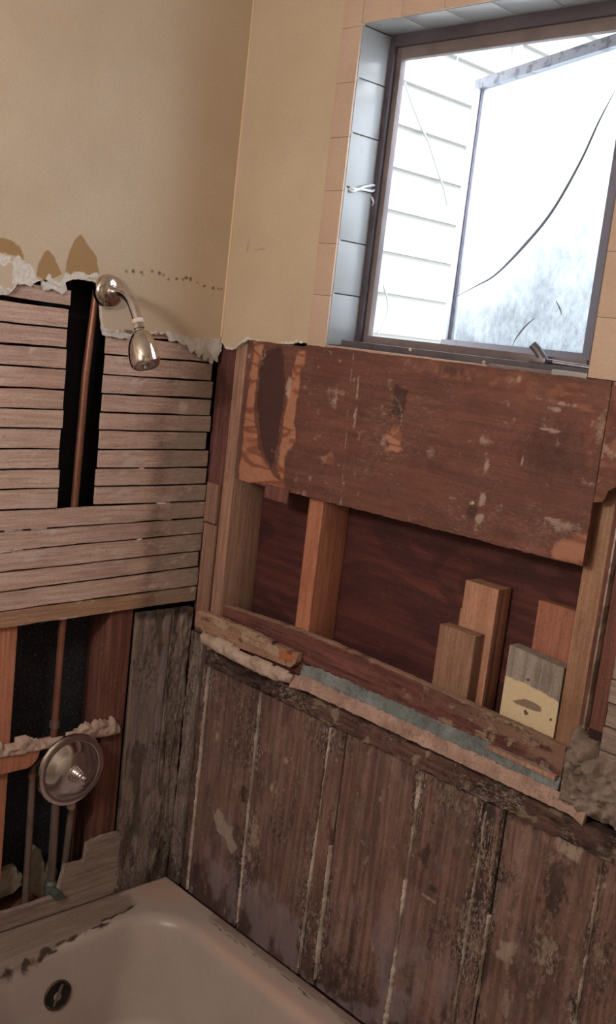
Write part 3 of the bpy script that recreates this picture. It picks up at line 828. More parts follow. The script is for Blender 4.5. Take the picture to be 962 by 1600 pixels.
# shower valve with domed plate
vy, vz = -.336, .788
va = root('shower_valve', (-.02, vy, vz - .09), 'round domed chrome plate of the tub valve above the supply pipes', 'valve')
plate = lathe('cover_plate', [(.083, .000), (.0885, .002), (.0895, .007), (.087, .012), (.080, .0145), (.072, .0125), (.066, .016), (.058, .024), (.046, .031), (.030, .036), (.016, .038)], (.004, vy, vz), (1, 0, 0), 'chrome_dull', va, 72)
lathe('valve_stem', [(.027, 0), (.027, .003), (.0225, .005), (.0225, .011), (.0205, .0115), (.0205, .017), (.0185, .0175), (.0185, .026), (.0150, .027), (.0150, .032), (.009, .033), (.009, .040), (.007, .042)], (.038, vy, vz), (1, 0, 0), 'chrome_dull', plate, 28, .3)
lathe('valve_body', [(.020, 0), (.0245, .004), (.0245, .055), (.020, .060)], (-.058, vy, vz), (1, 0, 0), 'pipe_dull', va, 24)
tube('valve_inlet', [(-.035, vy - .02, vz + .012), (-.035, vy - .037, vz + .012)], .0105, 'pipe_dull', va)
# supply pipes
hp = root('supply_pipe', (-.035, -.405, .3), 'tarnished supply pipe with elbow, leftmost of the three under the valve', 'pipe')
tube('pipe_run', curve_pts([(-.035, -.375, .802), (-.035, -.392, .803), (-.035, -.405, .796), (-.035, -.410, .782)], 6) + [(-.035, -.408, .6), (-.035, -.4045, .33)], .0088, 'pipe_dull', hp, 16)
lathe('elbow_collar', [(.009, 0), (.0120, .001), (.0120, .014), (.009, .015)], (-.035, -.4098, .765), (0, 0, 1), 'copper', hp, 18)
sp = root('spout_pipe', (-.035, -.34, .44), 'thick middle pipe dropping from the valve to a greenish spout fitting', 'pipe')
tube('pipe_run', [(-.035, -.343, .762), (-.035, -.341, .60), (-.035, -.338, .47)], .0105, 'pipe_dull', sp, 16)
lathe('fitting', [(.011, 0), (.0165, .002), (.0165, .028), (.013, .032), (.011, .036)], (-.035, -.338, .445), (0, 0, 1), plain('verdigris_fitting', '5b6560', .6, .3, c2='46413c', var=(30, .45, .65, .8)), sp, 20)
tube('fitting_spout', [(-.05, -.338, .458), (.005, -.338, .456)], .0125, plain('verdigris_spout', '55605c', .6, .3), sp, 16)
cp = root('supply_pipe', (-.035, -.3, .34), 'thin dark supply pipe, rightmost of the three under the valve', 'pipe')
tube('pipe_run', [(-.035, -.302, .762), (-.035, -.297, .655), (-.035, -.304, .494), (-.035, -.306, .34)], .0085, 'pipe_dull', cp, 16)
lathe('pipe_joint', [(.0088, 0), (.0105, .001), (.0105, .02), (.0088, .021)], (-.035, -.2985, .66), (0, 0, 1), 'mortar', cp, 16)

# broken boards low on the wall, above the tub rim
def clip_low(q):
    q[:, 1] = np.maximum(q[:, 1], .406); return q
lb = lambda n, pts, off, th, label, mat='weather', seed=1: tag(prism(n, 'left', clip_low(ragged(on('left', pts, off), .007, .0035, seed, 70)), off, th, mat, None, jit=.002), label, 'board')
M['weather'] = grime('pale_weathered_wood', 'b6a59c', '98877e', 'y', 5, stain=('43372f', 9, .5, .75, .6), speck=('b3a290', 50, .68, .76), rough=.95, bump=.5)
M['gypsum'] = grime('crumbled_gypsum', '9d9486', '857b6e', None, 20, stain=('5a5046', 14, .5, .75, .6), rough=.95, bump=.7)
lb('broken_board', [(190, 1300), (160, 1308), (136, 1320), (133, 1346), (120, 1350), (103, 1353), (97, 1372), (92, 1390), (82, 1402), (62, 1409), (30, 1420), (-40, 1442), (-40, 1480), (60, 1445), (186, 1400), (184, 1340)], -.006, .014,
   'weathered broken board along the tub rim, its top snapped to a step', 'weather', 3)
lb('gypsum_fragment', [(-40, 1372), (0, 1362), (24, 1355), (27, 1370), (34, 1366), (34, 1382), (20, 1396), (0, 1404), (-40, 1418)], -.055, .02, 'crumbled pale gypsum fragment behind the leftmost supply pipe', 'gypsum', 5)
lb('gypsum_fragment', [(46, 1395), (48, 1345), (52, 1330), (58, 1326), (64, 1330), (69, 1345), (70, 1365), (76, 1356), (84, 1346), (90, 1362), (90, 1395), (60, 1402)], -.058, .02, 'upright gypsum splinter between the left and middle pipes', 'gypsum', 6)
tag(box('bottom_plate', -.113, -.024, -.48, -.24, .36, .43, 'stud_dark', None, .003), 'dark floor plate under the three valve pipes', 'board')

# grey mouldy boards in the corner
def board_relief(seed, amp=.004): return lambda u, v: (fbm(u, v, 60, 8, seed) - .5) * amp + (fbm(u, v, 90, 90, seed + 3) - .5) * amp * .8
def gmask(u, v):
    n = fbm(u, v, 30, 8, 61); n2 = fbm(u, v, 55, 25, 63)
    pale = sst(n2, .58, .7) * .8 + (1 - sst(u + (n - .5) * .02, -.160, -.150)) * .7 + patch(u, v, 'left', [(235, 1002), (272, 990), (276, 1002), (236, 1012)], -.006) * .9
    pale = pale + patch(u, v, 'left', [(192, 1232), (215, 1226), (215, 1246), (195, 1250)], -.006)
    dark = sst(n, .55, .7) * .8 + np.exp(-((v - 1.145) / .014) ** 2) * .8 + np.exp(-((u + .06) / .02) ** 2) * sst(n2, .4, .6) * .6  # includes a band along the top painted dark as gap shadow
    dark = dark + (1 - sst(v + (n2 - .5) * .06, .42, .50)) * .6
    return np.clip(np.stack([pale * .8, dark * .85, n * .5, .15 + .55 * sst(fbm(u, v, 16, 9, 69), .4, .65)], -1), 0, 1)
gb = slab('corner_board', 'left', np.linspace(-.170, -.068, 30), .406, 1.150, -.006, .014, 'grey', None, rows=130, relief=board_relief(71), mask=gmask)
tag(gb, 'grey mouldy upright board beside the dark stud in the left corner', 'board')
gc = slab('corner_strip', 'left', np.linspace(-.066, -.004, 22), .406, 1.150, -.002, .018, 'crust', None, rows=150, relief=board_relief(81, .009), mask=gmask)
tag(gc, 'crusty narrow corner strip rising from the tub corner', 'board')

# ================================================================== RIGHT WALL THINGS
tag(box('stud', .044, .084, .014, YS, 1.02, 1.84, 'stud_pale', None, .002), 'dusty pale stud in the wall corner, left of the plywood', 'stud')
tag(box('filler_strip', -.022, .042, .0145, YS, 1.0, 1.86, 'recess', None, .002), 'reddish recessed strip between lath ends and the pale corner stud', 'board')
fb = root('filler_block', (.02, .02, 1.06), 'dusty filler block low in the corner, against the lath ends', 'block')
box('upper_piece', -.006, .041, .004, .0140, 1.375, 1.475, 'filler', fb, .003)
box('lower_piece', -.004, .043, .005, .0140, 1.10, 1.372, 'filler', fb, .003)
tag(box('stud', .338, .384, .029, YS - .001, 1.101, 1.52, 'stud_orange', None, .002), 'bright orange stud under the plywood, between the two dark bays', 'stud')
tag(box('stud', 1.054, 1.100, .029, YS - .001, 1.101, 1.84, 'stud_gold', None, .002), 'golden stud at the right end of the open bays, plywood nailed on it', 'stud')
tag(box('stud', 1.1005, 1.122, .022, YS, 1.16, 1.84, 'stud_dark', None, .002), 'dark sister stud right of the golden stud', 'stud')
tag(box('metal_strip', 1.123, 1.127, -.004, .09, 1.235, 1.60, plain('dull_metal_edge', 'a89a92', .4, .4, c2='6e5d56', var=(30, .45, .6, .8)), None, .001), 'thin shiny pale strip standing right of the studs', 'strip')
tag(box('stud', 1.128, 1.156, .010, YS, 1.235, 1.84, 'stud_dark', None, .002), 'narrow dark post behind the shiny strip, at the right', 'stud')

# plywood
PXL = (.1085, 1.072)
def ply_taper(u, v):
    t = (v - 1.50) / .34
    return u + np.where(u < .3, (1 - t) * .004, 0), v
orange = [[(374, 750), (398, 535), (412, 540), (404, 580), (398, 640), (406, 700), (418, 728), (428, 740), (446, 762), (410, 757)],
          [(446, 762), (434, 732), (440, 690), (446, 650), (452, 610), (462, 570), (470, 545), (482, 545), (470, 590), (463, 650), (462, 690), (446, 712), (446, 740)],
          [(600, 706), (612, 694), (606, 682), (618, 668), (630, 676), (628, 694), (634, 704)],
          [(505, 718), (520, 704), (526, 718), (523, 728)],
          [(600, 560), (660, 566), (760, 578), (850, 588), (905, 596), (940, 640), (930, 720), (922, 768), (918, 730), (910, 690), (895, 650), (860, 626), (780, 604), (700, 594), (640, 580)],
          [(850, 868), (870, 845), (915, 830), (928, 842), (918, 882)]]
darks = [[(412, 548), (440, 540), (446, 560), (446, 610), (440, 660), (434, 700), (424, 735), (412, 705), (404, 640), (406, 590)],
         [(620, 600), (640, 610), (628, 660), (612, 640)]]
def ply_mask(u, v):
    n = fbm(u, v, 14, 26, 91); n2 = fbm(u, v, 60, 60, 92)
    o = np.zeros(len(u)); d = np.zeros(len(u))
    for i, p in enumerate(orange):
        o = np.maximum(o, patch(u, v, 'right', p, 0, (.005, .005, .006, .006, .02, .012)[i], (.008, .008, .010, .010, .022, .016)[i], 40 + i, 45) * (1, .9, .9, .55, .42, .7)[i])
    for i, p in enumerate(darks):
        d = np.maximum(d, patch(u, v, 'right', p, 0, .004, .006, 50 + i))
    d = np.maximum(d, blob(u, v, 'right', 740, 798, 14, 18, 0, .5, 6) * .8)
    d = np.maximum(d, blob(u, v, 'right', 705, 580, 30, 10, 0, .6, 7) * .7)
    d = np.maximum(d, blob(u, v, 'right', 860, 700, 70, 60, 0, .7, 8) * .55)
    w = sst(n2, .62, .8) * .5 * sst(n, .4, .6) + .22 * sst(fbm(u, v, 7, 11, 94), .45, .7)
    for i, (px, py, rx, ry, k) in enumerate([(452, 605, 8, 16, 1), (452, 615, 5, 10, 1), (560, 610, 3, 22, .9), (556, 655, 3, 20, .8), (760, 690, 14, 10, .7), (761, 728, 6, 16, 1), (755, 780, 6, 14, .9), (752, 810, 8, 10, .9), (738, 786, 5, 5, 1),
                                             (860, 672, 22, 3, .8), (885, 632, 20, 3, .9), (870, 640, 12, 4, .8), (818, 720, 3, 10, .8), (812, 592, 5, 6, 1), (940, 670, 12, 30, .5), (880, 822, 35, 10, .6), (865, 812, 20, 4, .6), (508, 718, 14, 10, .5), (600, 690, 10, 14, .6), (525, 612, 35, 6, .5), (755, 566, 4, 5, 1), (675, 708, 12, 12, .45), (640, 565, 20, 20, .3)]):
        w = np.maximum(w, blob(u, v, 'right', px, py, rx, ry, 0, .6, 100 + i, .7) * k)
    c = on('right', [(604, 650)])[0]
    rr = np.hypot(u - c[0], (v - c[1]) * 1.0)
    w = np.maximum(w, .55 * np.exp(-((rr - .045) / .0022) ** 2) * (u > c[0] + .004))
    x0 = on('right', [(550, 590), (535, 780)])
    line = np.interp(v, [x0[1][1], x0[0][1]], [x0[1][0], x0[0][0]])
    w = np.maximum(w, np.exp(-((u - line) / .0016) ** 2) * .6 * (n2 > .42))
    return np.clip(np.stack([o, d, w], -1), 0, 1)
ply = root('plywood_panel', (.59, -.004, 1.50), 'glue stained dark plywood panel nailed under the window, orange grain at its left end', 'plywood')
U = np.linspace(PXL[0], PXL[1], 260)
lo = np.interp(U, [.1, 1.08], [1.5035, 1.520]) + (fbm(U, U * 0, 60, 1, 3) - .5) * .004
hi = np.interp(U, [.1, .30, .31, 1.08], [1.836, 1.838, 1.843, 1.846]) + (fbm(U, U * 0, 40, 1, 7) - .5) * .004
M['plywood'] = grime('glue_stained_plywood', '7f544b', '6c4841', 'x', 3, stain=('98685a', 9, .5, .8, .5), stain2=('643a32', 14, .5, .78, .5),
                     speck=('a58e7e', 75, .735, .78), masks=(('c08a70', .88, .5, 'ab745e', ('7f4636', 30, (5, 5, 15))), ('46302f', .85, .45), ('c0aca0', .6, 1.1)), rough=.62, bump=.3, rnd=False)
slab('face_veneer', 'right', U, lo, hi, .004, .014, 'plywood', ply, rows=96, relief=lambda u, v: (fbm(u, v, 5, 5, 3) - .5) * .004 - .0012 * (fbm(u, v, 30, 30, 5) > .6), mask=ply_mask, taper=ply_taper)
box('batten_scrap', .225, .305, -.009, -.004, 1.480, 1.512, 'stud_dark', ply, .001)
# right end: stepped remnant carrying on to the edge
slab('end_strip', 'right', np.linspace(1.073, 1.152, 20), np.interp(np.linspace(0, 1, 20), [0, .25, .3, .5, .55, 1], [1.635, 1.64, 1.66, 1.67, 1.73, 1.74]), 1.847, .003, .012, 'plywood', ply, rows=40,
     relief=lambda u, v: (fbm(u, v, 20, 20, 4) - .5) * .004, mask=lambda u, v: np.stack([.30 + .6 * (fbm(u, v, 30, 30, 9) - .35), sst(fbm(u, v, 25, 25, 10), .55, .7) * .5, sst(fbm(u, v, 40, 40, 12), .6, .7) * .6], -1))
for px, py in [(755, 566), (738, 786), (640, 546)]:
    c = on('right', [(px, py)], .006)[0]
    lathe('nail_head', [(.0035, 0), (.0035, .001), (.0015, .0015)], (c[0], -.0045, c[1]), (0, -1, 0), 'putty', ply, 10)

# blocking board (long horizontal) behind the ledge
def fmask(u, v):
    n = fbm(u, v, 40, 60, 121); r = sst(u, .55, 1.0)
    top = sst(v - np.interp(u, [.095, .30, .485, .80, 1.09], [1.182, 1.194, 1.198, 1.191, 1.182]), -.006, -.002)
    return np.clip(np.stack([sst(n, .6, .72) * (.2 + .8 * r) + top * .8, sst(fbm(u, v, 9, 110, 122), .5, .75) * .7, r * sst(fbm(u, v, 8, 30, 125), .5, .6) * .7, r * .75 * sst(n, .4, .6)], -1), 0, 1)
U = np.linspace(.095, 1.088, 200)
hi = np.interp(U, [.095, .30, .485, .80, 1.09], [1.182, 1.194, 1.198, 1.191, 1.182]) + (fbm(U, U * 0, 50, 1, 3) - .5) * .003
blk = slab('blocking_board', 'right', U, 1.095, hi, -.013, .014, 'fire', None, rows=22, relief=lambda u, v: (fbm(u, v, 8, 60, 5) - .5) * .004, mask=fmask)
tag(blk, 'long dark red blocking board running level across the open bays', 'board')
tag(box('splint', .93, 1.085, -.004, .0085, 1.122, 1.131, 'stud_pale', None, .002, shear=lambda V: V + np.outer((V[:, 0] - .93) * -.02, [0, 0, 1])), 'thin pale splint lying along the right end of the blocking board', 'splint')
box('bottom_plate', .086, 1.10, .029, YS - .001, 1.05, 1.10, 'stud_dark', wall_right, .002)
# wood offcuts standing in the right bay
bt = root('timber_offcut', (.82, .07, 1.10), 'tall brown timber offcut standing behind the shorter block', 'timber')
box('near_ply', .776, .858, .0655, .0850, 1.10, 1.414, 'block', bt, .0015)
box('far_ply', .776, .857, .0855, .112, 1.10, 1.4135, 'block', bt, .0015)
tag(box('timber_offcut', .751, .842, .0335, .0645, 1.10, 1.318, 'block_dull', None, .002), 'short dull brown timber offcut in front of the tall one', 'timber')
tag(box('timber_offcut', .94, 1.052, .084, .112, 1.10, 1.414, 'block_red', None, .002), 'red orange timber offcut at the back, beside the golden stud', 'timber')
def pmask(u, v):
    pal = (1 - sst(v + (fbm(u, v, 40, 40, 3) - .5) * .012 + (u - .93) * .10, 1.259, 1.266)) * 1.0
    k = patch(u, v, 'right', [(801, 1095), (822, 1092), (836, 1098), (847, 1105), (846, 1112), (830, 1108), (815, 1102)], -.04, .002, .001)
    return np.stack([pal * (1 - k), np.clip(k * .5 + blob(u, v, 'right', 824, 1113, 5, 4, -.04) + blob(u, v, 'right', 827, 1062, 4, 3, -.04) + blob(u, v, 'right', 862, 1124, 3, 3, -.04), 0, 1), k], -1)
tag(slab('painted_offcut', 'right', np.linspace(.922, 1.046, 50), 1.10, np.linspace(1.324, 1.316, 50), -.036, .028, 'block_pale', None, rows=90, mask=pmask), 'grey offcut with cream painted lower half, against the golden stud', 'timber')
# cracks in that offcut are open joints: a thin slat leaned beside the tall block
tag(box('timber_offcut', .7625, .7755, .078, .105, 1.10, 1.35, 'block_dull', None, .002), 'narrow brown slip showing at the left side of the tall offcut', 'timber')

# chipped board over the corner end of the ledge
chip = slab('split_board', 'right', np.linspace(.015, .392, 80), np.interp(np.linspace(.015, .392, 80), [.015, .08, .375, .392], [1.10, 1.096, 1.110, 1.128]),
            np.interp(np.linspace(.015, .392, 80), [.015, .04, .2, .392], [1.145, 1.153, 1.153, 1.148]) + (fbm(np.linspace(0, 8, 80), np.zeros(80), 3, 1, 5) - .5) * .006, .007, .016, 'chip', None, rows=16,
            relief=lambda u, v: (fbm(u, v, 20, 60, 5) - .5) * .006 - .004 * sst(v, 1.13, 1.15),
            mask=lambda u, v: np.clip(np.stack([patch(u, v, 'right', [(430, 1018), (460, 1022), (456, 1036), (434, 1030)], .01), blob(u, v, 'right', 424, 1006, 5, 6, .01) + sst(fbm(u, v, 30, 50, 4), .62, .7) * .6, sst(fbm(u, v, 25, 45, 8), .56, .68) * .9, .5 * sst(fbm(u, v, 14, 14, 9), .4, .6)], -1), 0, 1))
tag(chip, 'split tan board end tucked in the corner above the ledge', 'board')
# mortar and thinset left on the ledge
U = np.linspace(.40, 1.09, 260)
def ledge_strip(name, U, prof, seed, mat, label, amp=.0034):
    n = len(U); K = len(prof)
    V = []
    for k, (yy, z) in enumerate(prof):
        a = amp if 0 < k < K - 1 else amp * .5
        env = np.minimum(1, np.minimum((U - U[0]) / .06, (U[-1] - U) / .03) + .15)
        for i, u in enumerate(U):
            V.append((u, yy + (fbm([u], [k * .9], 110, 1, seed)[0] - .5) * 2 * a, z - (1 - env[i]) * .010 + (fbm([u], [k * .7 + 5], 100, 1, seed + 7)[0] - .5) * 2 * a))
    F = []
    for k in range(K):
        kk = (k + 1) % K
        for i in range(n - 1): F.append((k * n + i, k * n + i + 1, kk * n + i + 1, kk * n + i))
    F.append([k * n for k in range(K)]); F.append([k * n + n - 1 for k in range(K)][::-1])
    return tag(link(name, V, F, mat, None, smooth=.9), label, 'mortar')
ledge_strip('thinset_ridge', U, [(-.002, 1.096), (.001, 1.106), (.004, 1.116), (.007, 1.125), (.0095, 1.130), (.0095, 1.09), (-.002, 1.09)], 5, 'teal', 'blue grey thinset ridge along the foot of the blocking board')
ledge_strip('thinset_ridge', np.linspace(.385, 1.16, 300), [(-.015, 1.076), (-.0135, 1.083), (-.010, 1.092), (-.006, 1.101), (-.003, 1.104), (-.003, 1.079), (-.010, 1.076)], 9, 'pink', 'peach coloured thinset ridge on the front lip of the ledge')
tag(lump('mortar_bed', 'right', [(.06, 1.106), (.06, 1.078), (.12, 1.070), (.20, 1.069), (.26, 1.068), (.30, 1.066), (.35, 1.069), (.383, 1.078), (.392, 1.096), (.37, 1.106), (.33, 1.100), (.29, 1.104), (.22, 1.098), (.16, 1.108), (.10, 1.104)], .0150, .014, 'mortar_pale', None, .004, .5, 8, thick=.003), 'pale mortar slick under the split board in the corner', 'mortar')

# dirty rail over the planks
def rail_mask(u, v):
    n = fbm(u, v, 30, 30, 131)
    return np.clip(np.stack([sst(n, .58, .7) * .8 + (1 - sst(v + (n - .5) * .02, 1.024, 1.032)) * sst(fbm(u, v, 25, 25, 7), .5, .6) * .7 * (u > .0), sst(fbm(u, v, 16, 45, 135), .5, .75) * .7 + (1 - sst(u, .25, .42)) * (.3 + .4 * n), sst(u, .8, 1.0) * n * .6, .35 + .6 * sst(fbm(u, v, 14, 14, 139), .45, .65)], -1), 0, 1)
U = np.linspace(.07, 1.66, 260)
lo = 1.023 + (fbm(U, U * 0, 50, 1, 3) - .5) * .012; hi = np.interp(U, [.07, .4, 1.66], [1.060, 1.066, 1.070]) + (fbm(U, U * 0, 50, 1, 5) - .5) * .006
rl = slab('ledge_rail', 'right', U, lo, hi, .008, .026, 'rail', None, rows=14, relief=board_relief(141, .008), mask=rail_mask)
tag(rl, 'mouldy dark ledge rail capping the upright planks', 'rail')

# wainscot planks, each its own piece
joints = [.048, .080, .281, .513, .562, .782, .945, .990, 1.202, 1.42, 1.66]
spots = [('p', [(340, 1262), (350, 1275), (356, 1290), (364, 1292), (362, 1306), (370, 1325), (360, 1338), (352, 1310), (340, 1300), (334, 1275)]),
         ('p', [(865, 1310), (880, 1298), (905, 1310), (912, 1322), (900, 1348), (888, 1342), (870, 1330)])]
dots = [(865, 1390, 24, 60, .9), (755, 1320, 22, 28, 1.), (745, 1400, 22, 60, .8), (380, 1240, 12, 22, .9), (368, 1300, 12, 30, .6), (372, 1370, 16, 60, .9), (678, 1390, 9, 8, .9), (665, 1335, 16, 24, .8), (690, 1225, 14, 30, .8), (760, 1270, 30, 22, .9), (820, 1275, 40, 20, .7),
        (340, 1110, 14, 24, .6), (420, 1100, 14, 30, .5), (575, 1150, 18, 40, .5), (640, 1200, 15, 40, .5), (520, 1560, 60, 50, .8), (575, 1590, 50, 40, .8), (400, 1440, 60, 30, .7), (930, 1520, 40, 60, .5), (478, 1290, 12, 60, .5), (880, 1330, 8, 10, .9), (840, 1560, 40, 60, .5)]
pales = [(425, 1232, 8, 10, .9), (446, 1188, 7, 6, .9), (340, 1150, 9, 14, .8), (368, 1160, 7, 12, .8), (700, 1240, 40, 50, .45), (790, 1490, 18, 26, .8), (852, 1500, 18, 22, .9), (738, 1480, 22, 16, .8), (710, 1300, 40, 60, .3), (395, 1310, 18, 60, .8), (400, 1390, 12, 40, .6), (730, 1450, 18, 30, .6), (460, 1350, 30, 60, .35), (630, 1530, 26, 40, .35), (540, 1540, 12, 20, .6), (790, 1570, 10, 30, .7), (858, 1480, 22, 20, .7), (935, 1500, 14, 20, .6), (752, 1340, 16, 8, .8), (722, 1408, 5, 5, .8), (668, 1402, 25, 3, .8), (745, 1245, 6, 40, .8)]
def plank_mask_for(a, b):
    def f(u, v):
        n = fbm(u, v, 26, 7, 151); n2 = fbm(u, v, 60, 40, 152)
        e = np.minimum(u - a, b - u)
        fine = fbm(u, v, 150, 60, 159)
        pale = sst(fine, .62, .8) * sst(fbm(u, v, 9, 5, 161), .45, .6) * .6 + (1 - sst(e + (n2 - .5) * .022, .001, .009)) * sst(fbm(u, v, 30, 12, 153), .42, .66) * .7 + sst(n2, .66, .84) * .6
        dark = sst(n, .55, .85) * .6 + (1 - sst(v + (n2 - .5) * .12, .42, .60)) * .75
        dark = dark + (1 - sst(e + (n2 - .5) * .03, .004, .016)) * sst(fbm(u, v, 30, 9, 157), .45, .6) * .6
        haze = sst(fbm(u, v, 9, 6, 155), .45, .62) * (1 - sst(v, .45, .85)) * .9
        for i, (k, p) in enumerate(spots): pale = np.maximum(pale, patch(u, v, 'right', p, 0, .003, .006, 160 + i))
        for i, (px, py, rx, ry, k) in enumerate(dots): dark = np.maximum(dark, blob(u, v, 'right', px, py, rx, ry, 0, .6, 170 + i, .6) * k)
        for i, (px, py, rx, ry, k) in enumerate(pales): pale = np.maximum(pale, blob(u, v, 'right', px, py, rx, ry, 0, .7, 210 + i, .9) * k)
        grit = (1 - sst(e + (n2 - .5) * .03, .004, .022)) * sst(fbm(u, v, 22, 9, 163), .3, .55) * .9 + .75 * sst(fbm(u, v, 10, 7, 165), .48, .68) * (1 - .6 * (1 - sst(v, .42, .52)))
        for i, (px, py, rx, ry, k) in enumerate([(755, 1330, 34, 80, 1), (740, 1450, 40, 90, 1), (480, 1330, 22, 120, .7), (380, 1330, 30, 100, .8), (700, 1250, 70, 40, .6), (850, 1490, 70, 60, .8), (880, 1310, 40, 30, .6), (940, 1500, 40, 90, .7), (430, 1200, 20, 20, .5), (590, 1500, 40, 60, .4)]):
            grit = np.maximum(grit, blob(u, v, 'right', px, py, rx, ry, 0, .8, 260 + i, .5) * k)
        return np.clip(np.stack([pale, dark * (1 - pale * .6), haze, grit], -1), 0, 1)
    return f
offs = [-.002, .000, .001, .002, -.002, .002, .001, -.003, .001, .002, .001]
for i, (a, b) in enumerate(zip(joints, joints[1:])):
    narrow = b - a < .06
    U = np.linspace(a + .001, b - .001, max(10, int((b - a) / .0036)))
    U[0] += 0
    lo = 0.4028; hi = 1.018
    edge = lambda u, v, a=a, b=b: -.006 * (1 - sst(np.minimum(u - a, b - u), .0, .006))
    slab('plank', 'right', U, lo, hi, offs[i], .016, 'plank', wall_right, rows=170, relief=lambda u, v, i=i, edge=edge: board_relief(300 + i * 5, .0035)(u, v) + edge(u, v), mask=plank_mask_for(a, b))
# crusty strip in the corner and old putty standing proud in the joints
slab('corner_putty', 'right', np.linspace(.002, .047, 16), .406, 1.09, .004, .02, 'crust', wall_right, rows=150, relief=board_relief(91, .009), mask=gmask)
def putty(xa, xb, z0, z1, w, seed):
    z0 = max(z0, .407); z1 = min(z1, 1.016)
    n = int((z1 - z0) / .004)
    zz = np.linspace(z0, z1, n)
    keep = fbm(zz, zz * 0, 25, 1, seed)
    ww = w * np.clip((keep - .30) * 2.6, .05, 1) * (.55 + .6 * RNG.random(n))
    xc = np.interp(zz, [z0, z1], [xa, xb]) + (fbm(zz, zz * 0, 30, 1, seed + 3) - .5) * .004
    V, F = [], []
    for i in range(n):
        h = .004 + .006 * keep[i] * RNG.random()
        for du, dh in ((-1, -.006), (-.6, h * .8), (0, h), (.6, h * .7), (1, -.006)):
            V.append((xc[i] + du * ww[i] / 2, -dh, zz[i]))
    for i in range(n - 1):
        for k in range(4): F.append((i * 5 + k, i * 5 + k + 1, i * 5 + 6 + k, i * 5 + 5 + k))
        F.append((i * 5 + 4, i * 5, i * 5 + 5, i * 5 + 9))
    F.append([0, 1, 2, 3, 4]); F.append([(n - 1) * 5 + k for k in range(5)])
    link('putty_line', V, F, 'putty', wall_right, smooth=1.0)
putty(.082, .079, .40, 1.03, .006, 3); putty(.286, .279, .42, 1.02, .009, 5); putty(.508, .520, .42, 1.035, .010, 7); putty(.562, .560, .42, .75, .008, 9)
putty(.780, .783, .38, 1.03, .016, 21); putty(.944, .950, .40, 1.0, .006, 13); putty(.988, .992, .40, .80, .007, 15); putty(1.202, 1.203, .40, 1.03, .008, 17)

# mortar chunk and weathered laths at the far right
for i in range(16):
    z0 = 1.165 + i * .0436
    slab('lath', 'right', np.linspace(1.1585, 1.66, 24), z0, z0 + .040, -.006 + .002 * math.sin(i * 2.3), .009, M['grey_lath'] if 'grey_lath' in M else M.setdefault('grey_lath', grime('grey_weathered_lath', 'b3a298', '95857b', 'x', 5, stain=('453932', 10, .5, .72, .6), speck=('b3a295', 50, .66, .74), rough=.95, bump=.5)),
         wall_right, rows=3, relief=lambda u, v: (fbm(u, v, 8, 90, 5) - .5) * .004)
tag(lump('mortar_chunk', 'right', [(1.092, 1.075), (1.092, 1.17), (1.104, 1.228), (1.115, 1.232), (1.128, 1.214), (1.15, 1.212), (1.156, 1.194), (1.19, 1.198), (1.21, 1.182), (1.30, 1.185), (1.45, 1.18), (1.45, 1.082)], -.014, .030, M.setdefault('chunk', grime('grey_mortar_chunk', 'a5948e', '88786f', None, 14, stain=('3f3430', 9, .48, .7, .7), stain2=('a08e82', 14, .56, .7, .6), rough=.95, bump=.9)), None, .0045, .75, 12, .022, .006), 'grey mortar chunk at the right end of the ledge, beside the golden stud', 'mortar')

# white cable loop poking from the window reveal
cb = root('cable_loop', (.372, .05, 2.18), 'small white looped cable stub poking from the tiled window reveal', 'cable')
tube('loop', curve_pts([(.366, .012, 2.181), (.371, .018, 2.177), (.372, .03, 2.181), (.371, .055, 2.193), (.369, .085, 2.201), (.368, .092, 2.196), (.371, .08, 2.188), (.371, .05, 2.186), (.371, .022, 2.183), (.367, .014, 2.185)], 6), .0026, 'cable', cb, 8)
tube('tail', curve_pts([(.367, .084, 2.176), (.372, .088, 2.166), (.368, .09, 2.158)], 5), .0022, 'cable', cb, 8)

# ================================================================== BATHTUB
tub = root('bathtub', (.75, -.37, 0), 'grimy beige bathtub in the corner with dark overflow hole', 'bathtub')
def rrect(x0, x1, y0, y1, r, n=90, m=14):
    P = []
    cs = [((x1 - r, y1 - r), 0), ((x0 + r, y1 - r), 90), ((x0 + r, y0 + r), 180), ((x1 - r, y0 + r), 270)]
    for i, (c, a0) in enumerate(cs):
        for k in range(m + 1):
            a = math.radians(a0 + 90 * k / m); P.append((c[0] + r * math.cos(a), c[1] + r * math.sin(a)))
        nc, na = cs[(i + 1) % 4]
        a = math.radians(na); q = (nc[0] + r * math.cos(a), nc[1] + r * math.sin(a)); p = P[-1]
        for k in range(1, n): P.append((p[0] + (q[0] - p[0]) * k / n, p[1] + (q[1] - p[1]) * k / n))
    return P
TX0, TX1, TY0, TY1, RZ = -.0225, 1.52, -.745, -.002, .402
rings = [((TX0, TX1, TY0, TY1, .004), .0), ((TX0, TX1, TY0, TY1, .004), .36), ((TX0, TX1, TY0, TY1, .004), .396), ((TX0 + .004, TX1 - .004, TY0 + .005, TY1 - .004, .005), RZ)]
for t in np.linspace(.04, 1, 26):
    rings.append(((TX0 + .105 * t, TX1 - .07 * t, TY0 + .075 * t, TY1 - .062 * t, .005 + .115 * t), RZ - .004 * t * t))
for a in np.linspace(10, 80, 8):
    s = math.sin(math.radians(a)); c = 1 - math.cos(math.radians(a))
    rings.append(((.0825 + .026 * s, TX1 - .07 - .04 * s, TY0 + .075 + .03 * s, TY1 - .062 - .03 * s, .12), RZ - .004 - .036 * c))
for t in np.linspace(.1, 1, 22):
    e = t * .04 + (max(0, t - .7) / .3) ** 2 * .07
    rings.append(((.1085 + e, TX1 - .111 - e * 2.2, TY0 + .105 + e, TY1 - .092 - e, .12 + .02 * t), .370 - .29 * t + (max(0, t - .75) / .25) ** 2 * .02))
